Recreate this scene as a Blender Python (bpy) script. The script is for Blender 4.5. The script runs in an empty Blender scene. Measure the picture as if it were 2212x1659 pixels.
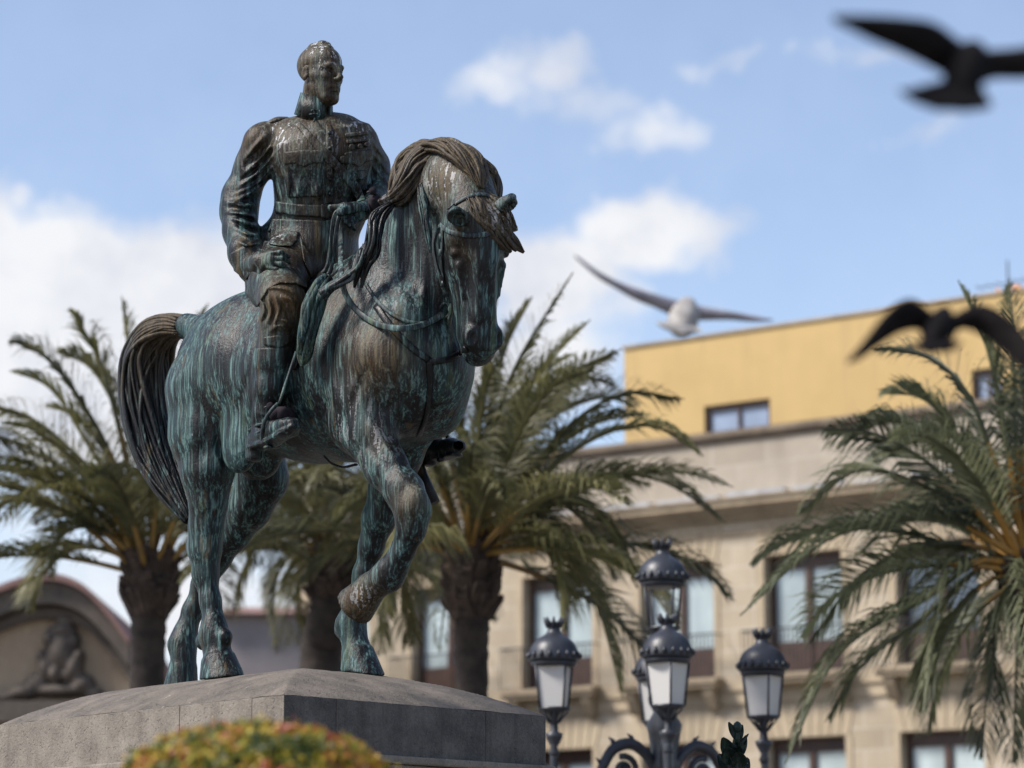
import bpy, bmesh, math, random
import numpy as np
from mathutils import Vector, Matrix, noise as mnoise

C = bpy.context.scene.collection
random.seed(7)
RNG = np.random.default_rng(7)

# ------------------------------------------------------------------ camera model
CAM_Z = 1.6
PITCH = math.radians(11.7)
FPX, CX, CY = 6021.6, 1106.0, 829.5          # focal length and centre in the pixels of a 2212 wide picture
cp, sp = math.cos(PITCH), math.sin(PITCH)
A_CAM = np.array([0.0, 0.0, CAM_Z])
A_R = np.array([1.0, 0, 0]); A_F = np.array([0, cp, sp]); A_U = np.array([0, -sp, cp])

def ray(px, py):
    return A_F + A_R * ((px - CX) / FPX) + A_U * ((CY - py) / FPX)

def W(px, py, d):
    "world point seen at px, py and d metres deep"
    return A_CAM + ray(px, py) * d

def depth_of(p):
    return float((np.asarray(p) - A_CAM) @ A_F)

def proj(P):
    q = P - A_CAM
    z = q @ A_F
    return CX + FPX * (q @ A_R) / z, CY - FPX * (q @ A_U) / z, z

# ------------------------------------------------------------------ statue frame
YAW = math.atan2(-.724, .69)
SF = np.array([.69, -.724, 0.0]); SL = np.array([.724, .69, 0.0])     # forward, left of the horse
CORNER = W(613, 1500, 15.9)                                         # near top corner of the pedestal
PL_LEN, PL_WID = 2.90, 2.09
MED0 = CORNER + SL * (PL_WID / 2)                                    # median line meets the front face
MED0[2] = 0

ZF = CORNER[2]; CAPH = .28; CW = PL_WID / 2
def cap_z(s, l, w=CW):
    "height of the pedestal's domed top above its edge"
    prof = lambda d, ww: 1 - (1 - np.clip(d / ww, 0, 1)) ** 2
    return CAPH * np.minimum(prof(np.minimum(s, np.minimum(w + l, w - l)), w), prof(PL_LEN - s, .6))

def H(px, py, l):
    "world point seen at px, py on the plane l metres left of the horse's median plane"
    r = ray(px, py)
    t = ((MED0 - A_CAM) @ SL + l) / (r @ SL)
    return A_CAM + r * t

def HL(s, l, z):
    "horse coordinates: s metres back from the pedestal front"
    return MED0 - SF * s + SL * l + np.array([0, 0, z])

# ------------------------------------------------------------------ object helpers
def link(o, parent=None):
    C.objects.link(o)
    if parent is not None:
        o.parent = parent
    return o

def empty(name, loc=(0, 0, 0), parent=None):
    o = bpy.data.objects.new(name, None)
    o.empty_display_size = .2
    o.location = loc
    return link(o, parent)

def tag(o, label, cat, group=None):
    o['label'] = label; o['category'] = cat
    if group: o['group'] = group
    return o

def kind(o, k):
    o['kind'] = k
    return o

def mesh_obj(name, verts, faces, mat, parent=None, smooth=True, world=True):
    """one mesh object; verts are world coordinates, kept in place under its parent"""
    me = bpy.data.meshes.new(name)
    verts = np.asarray(verts, dtype=np.float32).reshape(-1, 3)
    off = np.zeros(3)
    p = parent
    while p is not None:
        off = off + np.array(p.location); p = p.parent
    verts = verts - off.astype(np.float32)
    if isinstance(faces, np.ndarray) and faces.ndim == 2:
        n, k = faces.shape
        me.vertices.add(len(verts)); me.vertices.foreach_set('co', verts.ravel())
        me.loops.add(n * k); me.loops.foreach_set('vertex_index', faces.astype(np.int32).ravel())
        me.polygons.add(n); me.polygons.foreach_set('loop_start', np.arange(0, n * k, k, dtype=np.int32))
        me.update(calc_edges=True)
    else:
        me.from_pydata(verts.tolist(), [], [tuple(map(int, f)) for f in faces]); me.update()
    if smooth:
        me.polygons.foreach_set('use_smooth', np.ones(len(me.polygons), dtype=bool))
    o = bpy.data.objects.new(name, me)
    if mat is not None:
        me.materials.append(mat)
    return link(o, parent)

class MB:
    "collects plain shapes into one mesh"
    def __init__(s): s.v = []; s.f = []
    def add(s, v, f):
        b = len(s.v); s.v += [tuple(map(float, p)) for p in v]; s.f += [tuple(b + i for i in q) for q in f]
    def box(s, o, ax, ay, az, bevel=0):
        "box from corner o along three edge vectors"
        o, ax, ay, az = [np.asarray(q, float) for q in (o, ax, ay, az)]
        v = [o, o + ax, o + ax + ay, o + ay, o + az, o + ax + az, o + ax + ay + az, o + ay + az]
        f = [(0, 3, 2, 1), (4, 5, 6, 7), (0, 1, 5, 4), (1, 2, 6, 5), (2, 3, 7, 6), (3, 0, 4, 7)]
        if np.dot(np.cross(ax, ay), az) < 0: f = [q[::-1] for q in f]
        s.add(v, f)
    def tube(s, pts, rad, n=8, cap=True, flat=None):
        v, f = tube_mesh(pts, rad, n, cap, flat); s.add(v, f)
    def lathe(s, base, prof, n=24, axis=(0, 0, 1)):
        ax = np.asarray(axis, float); ax = ax / np.linalg.norm(ax)
        t = np.array([1.0, 0, 0]) if abs(ax[0]) < .9 else np.array([0, 1.0, 0])
        u = np.cross(ax, t); u /= np.linalg.norm(u); w = np.cross(ax, u)
        v = []
        for r, h in prof:
            for i in range(n):
                a = 2 * math.pi * i / n
                v.append(np.asarray(base) + ax * h + (u * math.cos(a) + w * math.sin(a)) * r)
        f = []
        for j in range(len(prof) - 1):
            for i in range(n):
                a, b = j * n + i, j * n + (i + 1) % n
                f.append((a, b, b + n, a + n))
        f.append(tuple(range(n))[::-1]); f.append(tuple(range((len(prof) - 1) * n, len(prof) * n)))
        s.add(v, f)
    def build(s, name, mat, parent=None, smooth=False):
        return mesh_obj(name, s.v, s.f, mat, parent, smooth)

def catmull(pts, n):
    "resample a polyline through a smooth spline"
    P = np.asarray(pts, float)
    if len(P) == 2:
        t = np.linspace(0, 1, n)[:, None]; return P[0] * (1 - t) + P[1] * t
    Q = np.vstack([2 * P[0] - P[1], P, 2 * P[-1] - P[-2]])
    m = len(P) - 1
    out = []
    for x in np.linspace(0, m, n):
        i = min(int(x), m - 1); t = x - i
        a, b, c, d = Q[i], Q[i + 1], Q[i + 2], Q[i + 3]
        out.append(.5 * ((2 * b) + (c - a) * t + (2 * a - 5 * b + 4 * c - d) * t * t + (3 * b - a - 3 * c + d) * t ** 3))
    return np.array(out)

def tube_mesh(pts, rad, n=8, cap=True, flat=None):
    """tapered tube; flat = (normal vector, ratio) makes a strap thin along the normal"""
    P = np.asarray(pts, float); m = len(P)
    rad = np.broadcast_to(np.asarray(rad, float), (m,))
    T = np.gradient(P, axis=0); T /= np.linalg.norm(T, axis=1)[:, None] + 1e-9
    v = []
    up = None
    for i in range(m):
        if flat is not None:
            nrm = np.asarray(flat[0], float)
            if nrm.ndim == 2: nrm = nrm[i]
            b = nrm - T[i] * (nrm @ T[i]); b /= np.linalg.norm(b) + 1e-9
            a = np.cross(T[i], b); ra, rb = rad[i], rad[i] * flat[1]
        else:
            if up is None:
                t = np.array([0, 0, 1.0]) if abs(T[i][2]) < .9 else np.array([1.0, 0, 0])
                up = t
            b = up - T[i] * (up @ T[i]); b /= np.linalg.norm(b) + 1e-9
            up = b; a = np.cross(T[i], b); ra = rb = rad[i]
        for k in range(n):
            w = 2 * math.pi * k / n
            v.append(P[i] + a * (math.cos(w) * ra) + b * (math.sin(w) * rb))
    f = []
    for i in range(m - 1):
        for k in range(n):
            p, q = i * n + k, i * n + (k + 1) % n
            f.append((p, q, q + n, p + n))
    if cap:
        f.append(tuple(range(n))[::-1]); f.append(tuple(range((m - 1) * n, m * n)))
    return v, f

# ------------------------------------------------------------------ clay modelling on a grid
class Field:
    """signed-distance clay: tapered elliptical limbs are blended in, the surface is then meshed"""
    def __init__(s, lo, hi, h):
        s.lo = np.asarray(lo, float); s.h = h
        s.n = np.ceil((np.asarray(hi) - s.lo) / h).astype(int) + 1
        s.F = np.full(s.n, .6, dtype=np.float32)
    def win(s, lo, hi):
        a = np.clip(np.floor((np.asarray(lo) - s.lo) / s.h).astype(int), 0, s.n - 1)
        b = np.clip(np.ceil((np.asarray(hi) - s.lo) / s.h).astype(int) + 1, a + 1, s.n)
        sl = tuple(slice(a[i], b[i]) for i in range(3))
        g = [(s.lo[i] + s.h * np.arange(a[i], b[i])).astype(np.float32) for i in range(3)]
        return sl, g
    def seg(s, A, B, ra, rb, U, capf=1.0, k=.05, op='add', pre=None):
        A = np.asarray(A, float); B = np.asarray(B, float)
        ra = np.broadcast_to(np.asarray(ra, float), (2,)); rb = np.broadcast_to(np.asarray(rb, float), (2,))
        m = max(ra.max(), rb.max()) * max(1, capf) + k + 2 * s.h + .02
        sl, g = s.win(np.minimum(A, B) - m, np.maximum(A, B) + m)
        d = s.dist(A, B, ra, rb, U, capf, g)
        s.blend(sl, d, k, op)
    def dist(s, A, B, ra, rb, U, capf, g):
        T = B - A; L = np.linalg.norm(T)
        if L < 1e-6: T = np.array([0, 0, 1.0]) if abs(np.asarray(U)[2]) < .9 else np.array([1.0, 0, 0]); L = 1e-6
        else: T = T / L
        U = np.asarray(U, float); U = U - T * (U @ T); U /= np.linalg.norm(U) + 1e-9
        V = np.cross(T, U)
        X = g[0][:, None, None]; Y = g[1][None, :, None]; Z = g[2][None, None, :]
        def dot(n): return (X - A[0]) * np.float32(n[0]) + (Y - A[1]) * np.float32(n[1]) + (Z - A[2]) * np.float32(n[2])
        a = dot(T); u = dot(U); v = dot(V)
        t = np.clip(a / L, 0, 1)
        w = a - t * L
        ru = ra[0] + (rb[0] - ra[0]) * t; rv = ra[1] + (rb[1] - ra[1]) * t
        rl = (ru + rv) * np.float32(.5 * capf)
        ru = ru.astype(np.float32); rv = rv.astype(np.float32)
        x, y, z = u / ru, v / rv, w / rl
        k0 = np.sqrt(x * x + y * y + z * z)
        k1 = np.sqrt((x / ru) ** 2 + (y / rv) ** 2 + (z / rl) ** 2) + 1e-6
        return k0 * (k0 - 1) / k1
    def blend(s, sl, d, k, op):
        f = s.F[sl]
        if op == 'sub':
            d = -d; hh = np.maximum(k - np.abs(f - d), 0) / k
            s.F[sl] = np.maximum(f, d) + hh * hh * (k * .25)
        else:
            hh = np.maximum(k - np.abs(f - d), 0) / k
            s.F[sl] = np.minimum(f, d) - hh * hh * (k * .25)
    def chain(s, pts, U, k=.06, kin=.03, capf=1.0):
        "pts: (point, ru, rv); built on its own, then blended in with radius k"
        P = [np.asarray(p[0], float) for p in pts]; R = [np.array([p[1], p[2] if len(p) > 2 else p[1]], float) for p in pts]
        m = max(r.max() for r in R) + k + 2 * s.h + .02
        sl, g = s.win(np.min(P, 0) - m, np.max(P, 0) + m)
        d = None
        for i in range(len(P) - 1):
            e = s.dist(P[i], P[i + 1], R[i], R[i + 1], U, capf, g)
            if d is None: d = e
            else:
                hh = np.maximum(kin - np.abs(d - e), 0) / kin
                d = np.minimum(d, e) - hh * hh * (kin * .25)
        s.blend(sl, d, k, 'add')
    def ball(s, p, r, k=.05, op='add', axes=None):
        "ellipsoid; axes = three unit vectors for radii r"
        p = np.asarray(p, float); r = np.broadcast_to(np.asarray(r, float), (3,))
        ax = np.eye(3) if axes is None else np.asarray(axes, float)
        m = r.max() + k + 2 * s.h + .02
        sl, g = s.win(p - m, p + m)
        X = g[0][:, None, None] - np.float32(p[0]); Y = g[1][None, :, None] - np.float32(p[1]); Z = g[2][None, None, :] - np.float32(p[2])
        c = [(X * np.float32(q[0]) + Y * np.float32(q[1]) + Z * np.float32(q[2])) / np.float32(r[i]) for i, q in enumerate(ax)]
        k0 = np.sqrt(c[0] ** 2 + c[1] ** 2 + c[2] ** 2)
        k1 = np.sqrt((c[0] / r[0]) ** 2 + (c[1] / r[1]) ** 2 + (c[2] / r[2]) ** 2) + 1e-6
        s.blend(sl, (k0 * (k0 - 1) / k1).astype(np.float32), k, op)
    def pxwin(s, pts, d0, d1, pad):
        q = np.array([W(x, y, d) for x, y in pts for d in (d0, d1)])
        sl, g = s.win(q.min(0) - pad, q.max(0) + pad)
        G = np.stack(np.meshgrid(*g, indexing='ij'), -1)
        x, y, z = proj(G)
        return sl, x.astype(np.float32), y.astype(np.float32), z.astype(np.float32)
    def relief(s, lines, d0, d1, width=4.0, height=.012):
        "raise (or with a negative height, cut) ridges that run along lines seen from the front"
        for ln in lines:
            ln = catmull(ln, max(6, 4 * len(ln)))
            sl, x, y, z = s.pxwin(ln, d0, d1, .05)
            dd = np.full(x.shape, 1e9, np.float32); tp = np.zeros(x.shape, np.float32)
            n = len(ln)
            for i in range(n - 1):
                a, b = ln[i], ln[i + 1]; e = b - a
                t = np.clip(((x - a[0]) * e[0] + (y - a[1]) * e[1]) / (e @ e + 1e-9), 0, 1)
                q = ((x - a[0] - e[0] * t) ** 2 + (y - a[1] - e[1] * t) ** 2)
                f = (i + t) / (n - 1)
                near = q < dd
                tp = np.where(near, np.sin(np.pi * np.clip(f, 0.02, .98)) ** .7, tp); dd = np.where(near, q, dd)
            soft = np.clip((z - d0) / .06, 0, 1) * np.clip((d1 - z) / .06, 0, 1)
            m = np.exp(-dd / (width * width)) * tp * soft
            s.F[sl] -= (height * m).astype(np.float32)
    def mesh(s, name, mat, parent=None, smooth=1, F=None, lo=None, sub=None, attr=None):
        F = s.F if F is None else F
        v, q = surface_nets(F, s.lo if lo is None else lo, s.h)
        v = relax(v, q, smooth)
        o = mesh_obj(name, v, q, mat, parent)
        if attr: paint(o, v, attr)
        return o
    def shell(s, name, poly, d0, d1, out, mat, parent=None, inn=.012, attr=None, rnd=.006):
        "a raised piece of the surface whose outline, seen from the front, is the polygon"
        sl, x, y, z = s.pxwin(poly, d0, d1, .04)
        P = np.asarray(poly, np.float32); n = len(P)
        dist = np.full(x.shape, 1e9, np.float32); ins = np.zeros(x.shape, bool)
        for i in range(n):
            a, b = P[i], P[(i + 1) % n]; e = b - a
            t = np.clip(((x - a[0]) * e[0] + (y - a[1]) * e[1]) / (e @ e + 1e-9), 0, 1)
            dist = np.minimum(dist, (x - a[0] - e[0] * t) ** 2 + (y - a[1] - e[1] * t) ** 2)
            c = ((a[1] > y) != (b[1] > y)) & (x < (b[0] - a[0]) * (y - a[1]) / (b[1] - a[1] + 1e-9) + a[0])
            ins ^= c
        dd = np.sqrt(dist) * np.where(ins, -1, 1) / np.float32(344)
        f = s.F[sl] - np.float32(out)
        k = rnd
        m = np.maximum(f, dd); hh = np.maximum(k - np.abs(f - dd), 0) / k
        m = m + hh * hh * (k * .25)
        m = np.maximum(m, -(s.F[sl] + np.float32(inn)))
        m = np.maximum(m, np.maximum(d0 - z, z - d1))
        m = m.astype(np.float32)
        m[0] = m[-1] = 1; m[:, 0] = m[:, -1] = 1; m[:, :, 0] = m[:, :, -1] = 1
        lo = s.lo + s.h * np.array([sl[0].start, sl[1].start, sl[2].start])
        v, q = surface_nets(m, lo, s.h)
        if len(q) == 0: return None
        v, q = largest(v, q)
        v = relax(v, q, 1)
        o = mesh_obj(name, v, q, mat, parent)
        if attr: paint(o, v, attr)
        return o

def largest(v, q):
    lab = np.arange(len(v))
    while True:
        m = lab[q].min(1); new = lab.copy()
        for k in range(4): np.minimum.at(new, q[:, k], m)
        new = new[new]
        if (new == lab).all(): break
        lab = new
    ids, cnt = np.unique(lab, return_counts=True)
    keep = lab == ids[cnt.argmax()]
    idx = np.cumsum(keep) - 1
    q = q[keep[q].all(1)]
    return v[keep], idx[q]

def surface_nets(F, lo, h):
    S = F < 0
    n = np.array(F.shape)
    a = S[:-1, :-1, :-1].astype(np.int8)
    cnt = np.zeros(n - 1, np.int8)
    for i in (0, 1):
        for j in (0, 1):
            for k in (0, 1):
                cnt += S[i:n[0] - 1 + i, j:n[1] - 1 + j, k:n[2] - 1 + k]
    act = (cnt > 0) & (cnt < 8)
    idx = np.argwhere(act)
    ids = np.full(act.shape, -1, np.int32); ids[act] = np.arange(len(idx))
    pos = np.zeros((len(idx), 3)); w = np.zeros(len(idx))
    cs = [(i, j, k) for i in (0, 1) for j in (0, 1) for k in (0, 1)]
    for c in cs:
        for ax in range(3):
            if c[ax] == 1: continue
            c2 = list(c); c2[ax] = 1
            p, q = idx + np.array(c), idx + np.array(c2)
            f0 = F[p[:, 0], p[:, 1], p[:, 2]]; f1 = F[q[:, 0], q[:, 1], q[:, 2]]
            m = (f0 < 0) != (f1 < 0)
            t = np.where(m, f0 / np.where(m, f0 - f1, 1), 0)
            e = np.array(c, float)[None, :].repeat(len(idx), 0); e[:, ax] += t
            pos[m] += e[m]; w[m] += 1
    V = lo + h * (idx + pos / np.maximum(w, 1)[:, None])
    Q = []
    for ax in range(3):
        b, c = (ax + 1) % 3, (ax + 2) % 3
        sl0 = [slice(None)] * 3; sl1 = [slice(None)] * 3
        sl0[ax] = slice(0, -1); sl1[ax] = slice(1, None)
        s0, s1 = S[tuple(sl0)], S[tuple(sl1)]
        e = np.argwhere(s0 != s1)
        e = e[(e[:, b] > 0) & (e[:, c] > 0) & (e[:, b] < n[b] - 1) & (e[:, c] < n[c] - 1)]
        if not len(e): continue
        fl = s0[e[:, 0], e[:, 1], e[:, 2]]
        def at(db, dc):
            q = e.copy(); q[:, b] -= db; q[:, c] -= dc
            return ids[q[:, 0], q[:, 1], q[:, 2]]
        q = np.stack([at(1, 1), at(0, 1), at(0, 0), at(1, 0)], 1)
        q[~fl] = q[~fl][:, ::-1]
        Q.append(q)
    Q = np.vstack(Q) if Q else np.zeros((0, 4), int)
    Q = Q[(Q >= 0).all(1)]
    return V, Q

def relax(v, q, it):
    for _ in range(it):
        acc = np.zeros_like(v); w = np.zeros(len(v))
        for a, b in ((0, 1), (1, 2), (2, 3), (3, 0)):
            for i, j in ((a, b), (b, a)):
                np.add.at(acc, q[:, i], v[q[:, j]]); np.add.at(w, q[:, i], 1)
        v = v * .4 + .6 * acc / np.maximum(w, 1)[:, None]
    return v

def paint(o, v, fn):
    for nm, val in fn(v).items():
        a = o.data.attributes.new(nm, 'FLOAT', 'POINT')
        a.data.foreach_set('value', val.astype(np.float32))
# ================================================================== MATERIALS
def new_mat(name):
    m = bpy.data.materials.new(name); m.use_nodes = True
    nt = m.node_tree
    return m, nt, nt.nodes['Principled BSDF']

class NT:
    def __init__(s, nt): s.nt = nt
    def n(s, t, **kw):
        x = s.nt.nodes.new(t)
        for k, v in kw.items():
            if k.startswith('_'): setattr(x, k[1:], v)
            else:
                i = x.inputs[int(k[1:])] if k[0] == 'i' and k[1:].isdigit() else x.inputs[k]
                s.set(i, v)
        return x
    def set(s, sock, v):
        if hasattr(v, 'links') or hasattr(v, 'is_output'): s.nt.links.new(v, sock)
        else: sock.default_value = v
    def coords(s, scale=(1, 1, 1), which='Object'):
        tc = s.n('ShaderNodeTexCoord')
        mp = s.n('ShaderNodeMapping'); s.nt.links.new(tc.outputs[which], mp.inputs[0]); mp.inputs['Scale'].default_value = scale
        return mp.outputs[0]
    def noise(s, vec, scale, detail=4, rough=.55, out=0, dist=0):
        x = s.n('ShaderNodeTexNoise'); s.nt.links.new(vec, x.inputs['Vector'])
        x.inputs['Scale'].default_value = scale; x.inputs['Detail'].default_value = detail
        x.inputs['Roughness'].default_value = rough; x.inputs['Distortion'].default_value = dist
        return x.outputs[out]
    def ramp(s, fac, stops):
        x = s.n('ShaderNodeValToRGB'); s.nt.links.new(fac, x.inputs[0]); e = x.color_ramp.elements
        while len(e) < len(stops): e.new(.5)
        for i, (p, c) in enumerate(stops):
            e[i].position = p; e[i].color = (c, c, c, 1) if not isinstance(c, tuple) else c + (1,) if len(c) == 3 else c
        return x.outputs[0]
    def mix(s, fac, a, b, mode='MIX'):
        x = s.n('ShaderNodeMix', _data_type='RGBA', _blend_type=mode)
        s.set(x.inputs[0], fac)
        for i, v in ((6, a), (7, b)):
            s.set(x.inputs[i], v + (1,) if isinstance(v, tuple) and len(v) == 3 else v)
        return x.outputs[2]
    def math(s, op, a, b=0, clamp=False):
        x = s.n('ShaderNodeMath', _operation=op, _use_clamp=clamp); s.set(x.inputs[0], a); s.set(x.inputs[1], b); return x.outputs[0]
    def attr(s, name):
        x = s.n('ShaderNodeAttribute', _attribute_name=name); return x.outputs['Fac']
    def bump(s, h, strength, dist=.02, normal=None):
        x = s.n('ShaderNodeBump'); x.inputs['Strength'].default_value = strength; x.inputs['Distance'].default_value = dist
        s.nt.links.new(h, x.inputs['Height'])
        if normal is not None: s.nt.links.new(normal, x.inputs['Normal'])
        return x.outputs[0]

def bronze(name, dark=(.0050, .0052, .0066), teal=(.014, .043, .047), pale=(.115, .195, .19), ochre=(.105, .064, .024), amount=.5, streak=1.0, grain=1.0):
    m, nt, bs = new_mat(name); g = NT(nt)
    v1 = g.coords((1, 1, .045)); v0 = g.coords(); v2 = g.coords((1, 1, .03))
    st = g.noise(v1, 22, 6, .66, dist=.5)                 # runs of verdigris washed down the metal
    fine = g.noise(v2, 75, 5, .65, dist=.4)
    big = g.noise(g.coords((1, 1, .5)), 2.8, 5, .6)
    a = g.math('ADD', g.math('MULTIPLY', st, .5), g.math('ADD', g.math('MULTIPLY', big, .35), g.math('MULTIPLY', fine, .15)))
    t = g.ramp(a, [(.615 - amount * .26, 0.0), (.69 - amount * .22, 1.0)])
    c = g.mix(t, dark, g.mix(g.ramp(g.noise(v0, 1.7, 3, .5), [(.4, 0.0), (.6, 1.0)]), teal, (teal[0] * 1.15, teal[1] * .82, teal[2] * .86)))
    fa = g.math('ADD', g.math('MULTIPLY', fine, .65), g.math('MULTIPLY', st, .35))
    p = g.math('MULTIPLY', g.ramp(fa, [(.50, 0.0), (.60, 1.0)]), g.math('ADD', g.math('MULTIPLY', t, .80), .06))
    c = g.mix(p, c, pale)
    gn = g.ramp(g.noise(g.coords((1, 1, .07)), 10, 5, .65), [(.55, 0.0), (.68, .6)])
    c = g.mix(g.math('MULTIPLY', gn, t), c, (.070, .095, .040))       # greener runs
    # ochre, rusty weathering
    oc = g.math('MULTIPLY', g.attr('ochre'), g.ramp(g.math('ADD', g.math('MULTIPLY', fine, .5), g.math('MULTIPLY', big, .5)), [(.36, .2), (.54, 1.0)]), clamp=True)
    c = g.mix(oc, c, g.mix(g.ramp(fa, [(.40, 0.0), (.62, 1.0)]), (ochre[0] * .32, ochre[1] * .32, ochre[2] * .4), ochre))
    rn = g.ramp(g.noise(g.coords((1, 1, .05)), 12, 4, .55), [(.62, 0.0), (.70, .65)])
    c = g.mix(rn, c, (.078, .058, .028))
    # bird droppings
    dn = g.noise(g.coords((1, 1, .16)), 34, 3, .6); dd = g.noise(v0, 75, 2, .5)
    w = g.math('MULTIPLY', g.attr('white'), g.ramp(g.math('ADD', g.math('MULTIPLY', dn, .7), g.math('MULTIPLY', dd, .3)), [(.545, 0.0), (.585, 1.0)]), clamp=True)
    w2 = g.ramp(g.noise(g.coords((1, 1, .10)), 30, 4, .65), [(.73, 0.0), (.76, .7)])
    w = g.math('MAXIMUM', w, w2)
    c = g.mix(w, c, (.50, .51, .53))
    nt.links.new(c, bs.inputs['Base Color'])
    bs.inputs['Metallic'].default_value = .06
    rg = g.math('ADD', .37, g.math('MULTIPLY', g.math('MAXIMUM', g.math('MAXIMUM', t, oc), w), .26)); nt.links.new(rg, bs.inputs['Roughness'])
    bs.inputs['Specular IOR Level'].default_value = .26
    hgt = g.math('ADD', g.math('MULTIPLY', fine, .5), g.math('MULTIPLY', g.noise(v0, 60, 5, .65), .5))
    nb = g.bump(hgt, .45 * grain, .015)
    nb = g.bump(g.noise(g.coords((1, 1, .5)), 13, 4, .55), .35 * grain, .03, nb)
    nt.links.new(nb, bs.inputs['Normal'])
    return m

def plain(name, col, rough=.6, metal=0, nscale=0, namp=.25, bump=0, bscale=40, spec=None):
    m, nt, bs = new_mat(name); g = NT(nt)
    bs.inputs['Roughness'].default_value = rough; bs.inputs['Metallic'].default_value = metal
    if nscale:
        n = g.noise(g.coords(), nscale, 5, .6)
        d = tuple(x * (1 - namp) for x in col); l = tuple(min(1, x * (1 + namp)) for x in col)
        nt.links.new(g.mix(g.ramp(n, [(.3, 0.0), (.7, 1.0)]), d, l), bs.inputs['Base Color'])
    else: bs.inputs['Base Color'].default_value = col + (1,)
    if bump: nt.links.new(g.bump(g.noise(g.coords(), bscale, 4, .6), bump, .01), bs.inputs['Normal'])
    if spec is not None: bs.inputs['Specular IOR Level'].default_value = spec
    return m

M = {}
M['bronze'] = bronze('bronze_patina', amount=.58)
M['bronze_rider'] = bronze('bronze_rider', amount=.56)
M['bronze_dark'] = bronze('bronze_dark', amount=.2, grain=.6)
M['bronze_hair'] = bronze('bronze_hair', amount=.30, ochre=(.088, .064, .034), grain=.7)
M['bronze_strap'] = bronze('bronze_strap', amount=.75, dark=(.010, .012, .014), teal=(.026, .042, .046), grain=.5)
# ================================================================== THE HORSE
STATUE_BASE = HL(1.5, 0, 0); STATUE_BASE[2] = H(600, 1458, 0)[2] - .05
statue = empty('equestrian_statue', STATUE_BASE)
tag(statue, 'weathered green bronze statue of an officer riding a walking horse on the stone pedestal', 'statue')

def hp(x, y, l, *r): return (H(x, y, l),) + r
hf = Field((-2.75, 15.2, H(600, 1490, 0)[2] - .12), (.35, 19.3, H(980, 280, 0)[2] + .06), .0115)
FWD, LAT, UPV = SF, SL, np.array([0, 0, 1.0])

# trunk
hf.chain([hp(478, 790, 0, .28, .31), hp(520, 800, 0, .40, .42), hp(590, 815, 0, .48, .48), hp(690, 820, 0, .49, .51),
          hp(785, 800, 0, .45, .55), hp(865, 790, 0, .40, .47), hp(912, 795, 0, .30, .34)], LAT, k=.05, kin=.12)
for l in (-.15, .15):
    hf.ball(H(515, 735, l), (.30, .26, .25), .12, axes=(FWD, LAT, UPV))
hf.chain([hp(600, 700, 0, .34, .22), hp(760, 660, 0, .26, .26), hp(830, 640, 0, .22, .3)], LAT, k=.15, kin=.1)
hf.seg(H(455, 725, 0), H(405, 705, 0), .13, .09, LAT, k=.08)
# haunches and hind legs
hf.chain([hp(515, 765, -.27, .21, .25), hp(438, 840, -.30, .205, .285), hp(438, 935, -.31, .185, .25), hp(448, 1020, -.30, .15, .185),
          hp(450, 1085, -.28, .11, .125), hp(445, 1140, -.27, .098, .112), hp(443, 1188, -.26, .092, .105), hp(444, 1240, -.25, .072, .085),
          hp(455, 1300, -.24, .056, .064), hp(462, 1345, -.24, .06, .068), hp(462, 1372, -.24, .082, .092), hp(467, 1398, -.24, .068, .078),
          hp(471, 1418, -.24, .09, .1)], LAT, k=.09, kin=.06)
hf.ball(H(421, 1180, -.26), (.055, .06, .075), .06)                       # point of hock
hf.ball(H(437, 1385, -.24), (.045, .045, .06), .04)                       # ergot
hf.ball(H(487, 1375, -.24), (.045, .05, .05), .05)
hf.ball(H(520, 955, -.36), (.17, .09, .2), .12, axes=(FWD, LAT, UPV))    # stifle
hf.chain([hp(520, 790, .27, .2, .25), hp(530, 880, .29, .19, .25), hp(548, 960, .27, .18, .24), hp(566, 1035, .26, .155, .185),
          hp(540, 1095, .25, .13, .15), hp(503, 1150, .24, .10, .125), hp(466, 1203, .23, .09, .105), hp(440, 1260, .20, .068, .08),
          hp(416, 1320, .16, .06, .066), hp(401, 1365, .13, .066, .07), hp(394, 1393, .11, .085, .09), hp(397, 1420, .10, .066, .072),
          hp(396, 1436, .10, .085, .09)], LAT, k=.09, kin=.06)
hf.ball(H(449, 1222, .23), (.05, .055, .07), .05)
# shoulders and forelegs
hf.chain([hp(850, 690, -.22, .16, .26), hp(815, 770, -.28, .18, .25), hp(785, 860, -.29, .155, .19), hp(800, 940, -.28, .14, .165),
          hp(832, 1007, -.27, .115, .13), hp(874, 1062, -.26, .106, .112), hp(892, 1104, -.26, .096, .104), hp(888, 1145, -.26, .074, .082),
          hp(870, 1190, -.26, .06, .066), hp(853, 1222, -.26, .068, .072), hp(838, 1244, -.26, .088, .088), hp(812, 1262, -.26, .07, .075),
          hp(798, 1270, -.26, .088, .09)], LAT, k=.08, kin=.06)
hf.ball(H(765, 925, -.26), (.15, .12, .15), .1)
hf.ball(H(902, 1078, -.28), (.05, .06, .075), .05)
hf.chain([hp(900, 800, .22, .2, .3), hp(893, 900, .25, .155, .19), hp(862, 985, .25, .125, .15), hp(838, 1055, .24, .108, .118),
          hp(818, 1122, .24, .096, .102), hp(802, 1180, .24, .068, .076), hp(786, 1240, .235, .058, .064), hp(770, 1308, .23, .064, .068),
          hp(758, 1350, .23, .086, .09), hp(766, 1383, .23, .066, .072), hp(770, 1402, .23, .09, .095)], LAT, k=.08, kin=.06)
hf.ball(H(738, 1362, .23), (.045, .045, .055), .04)
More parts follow.
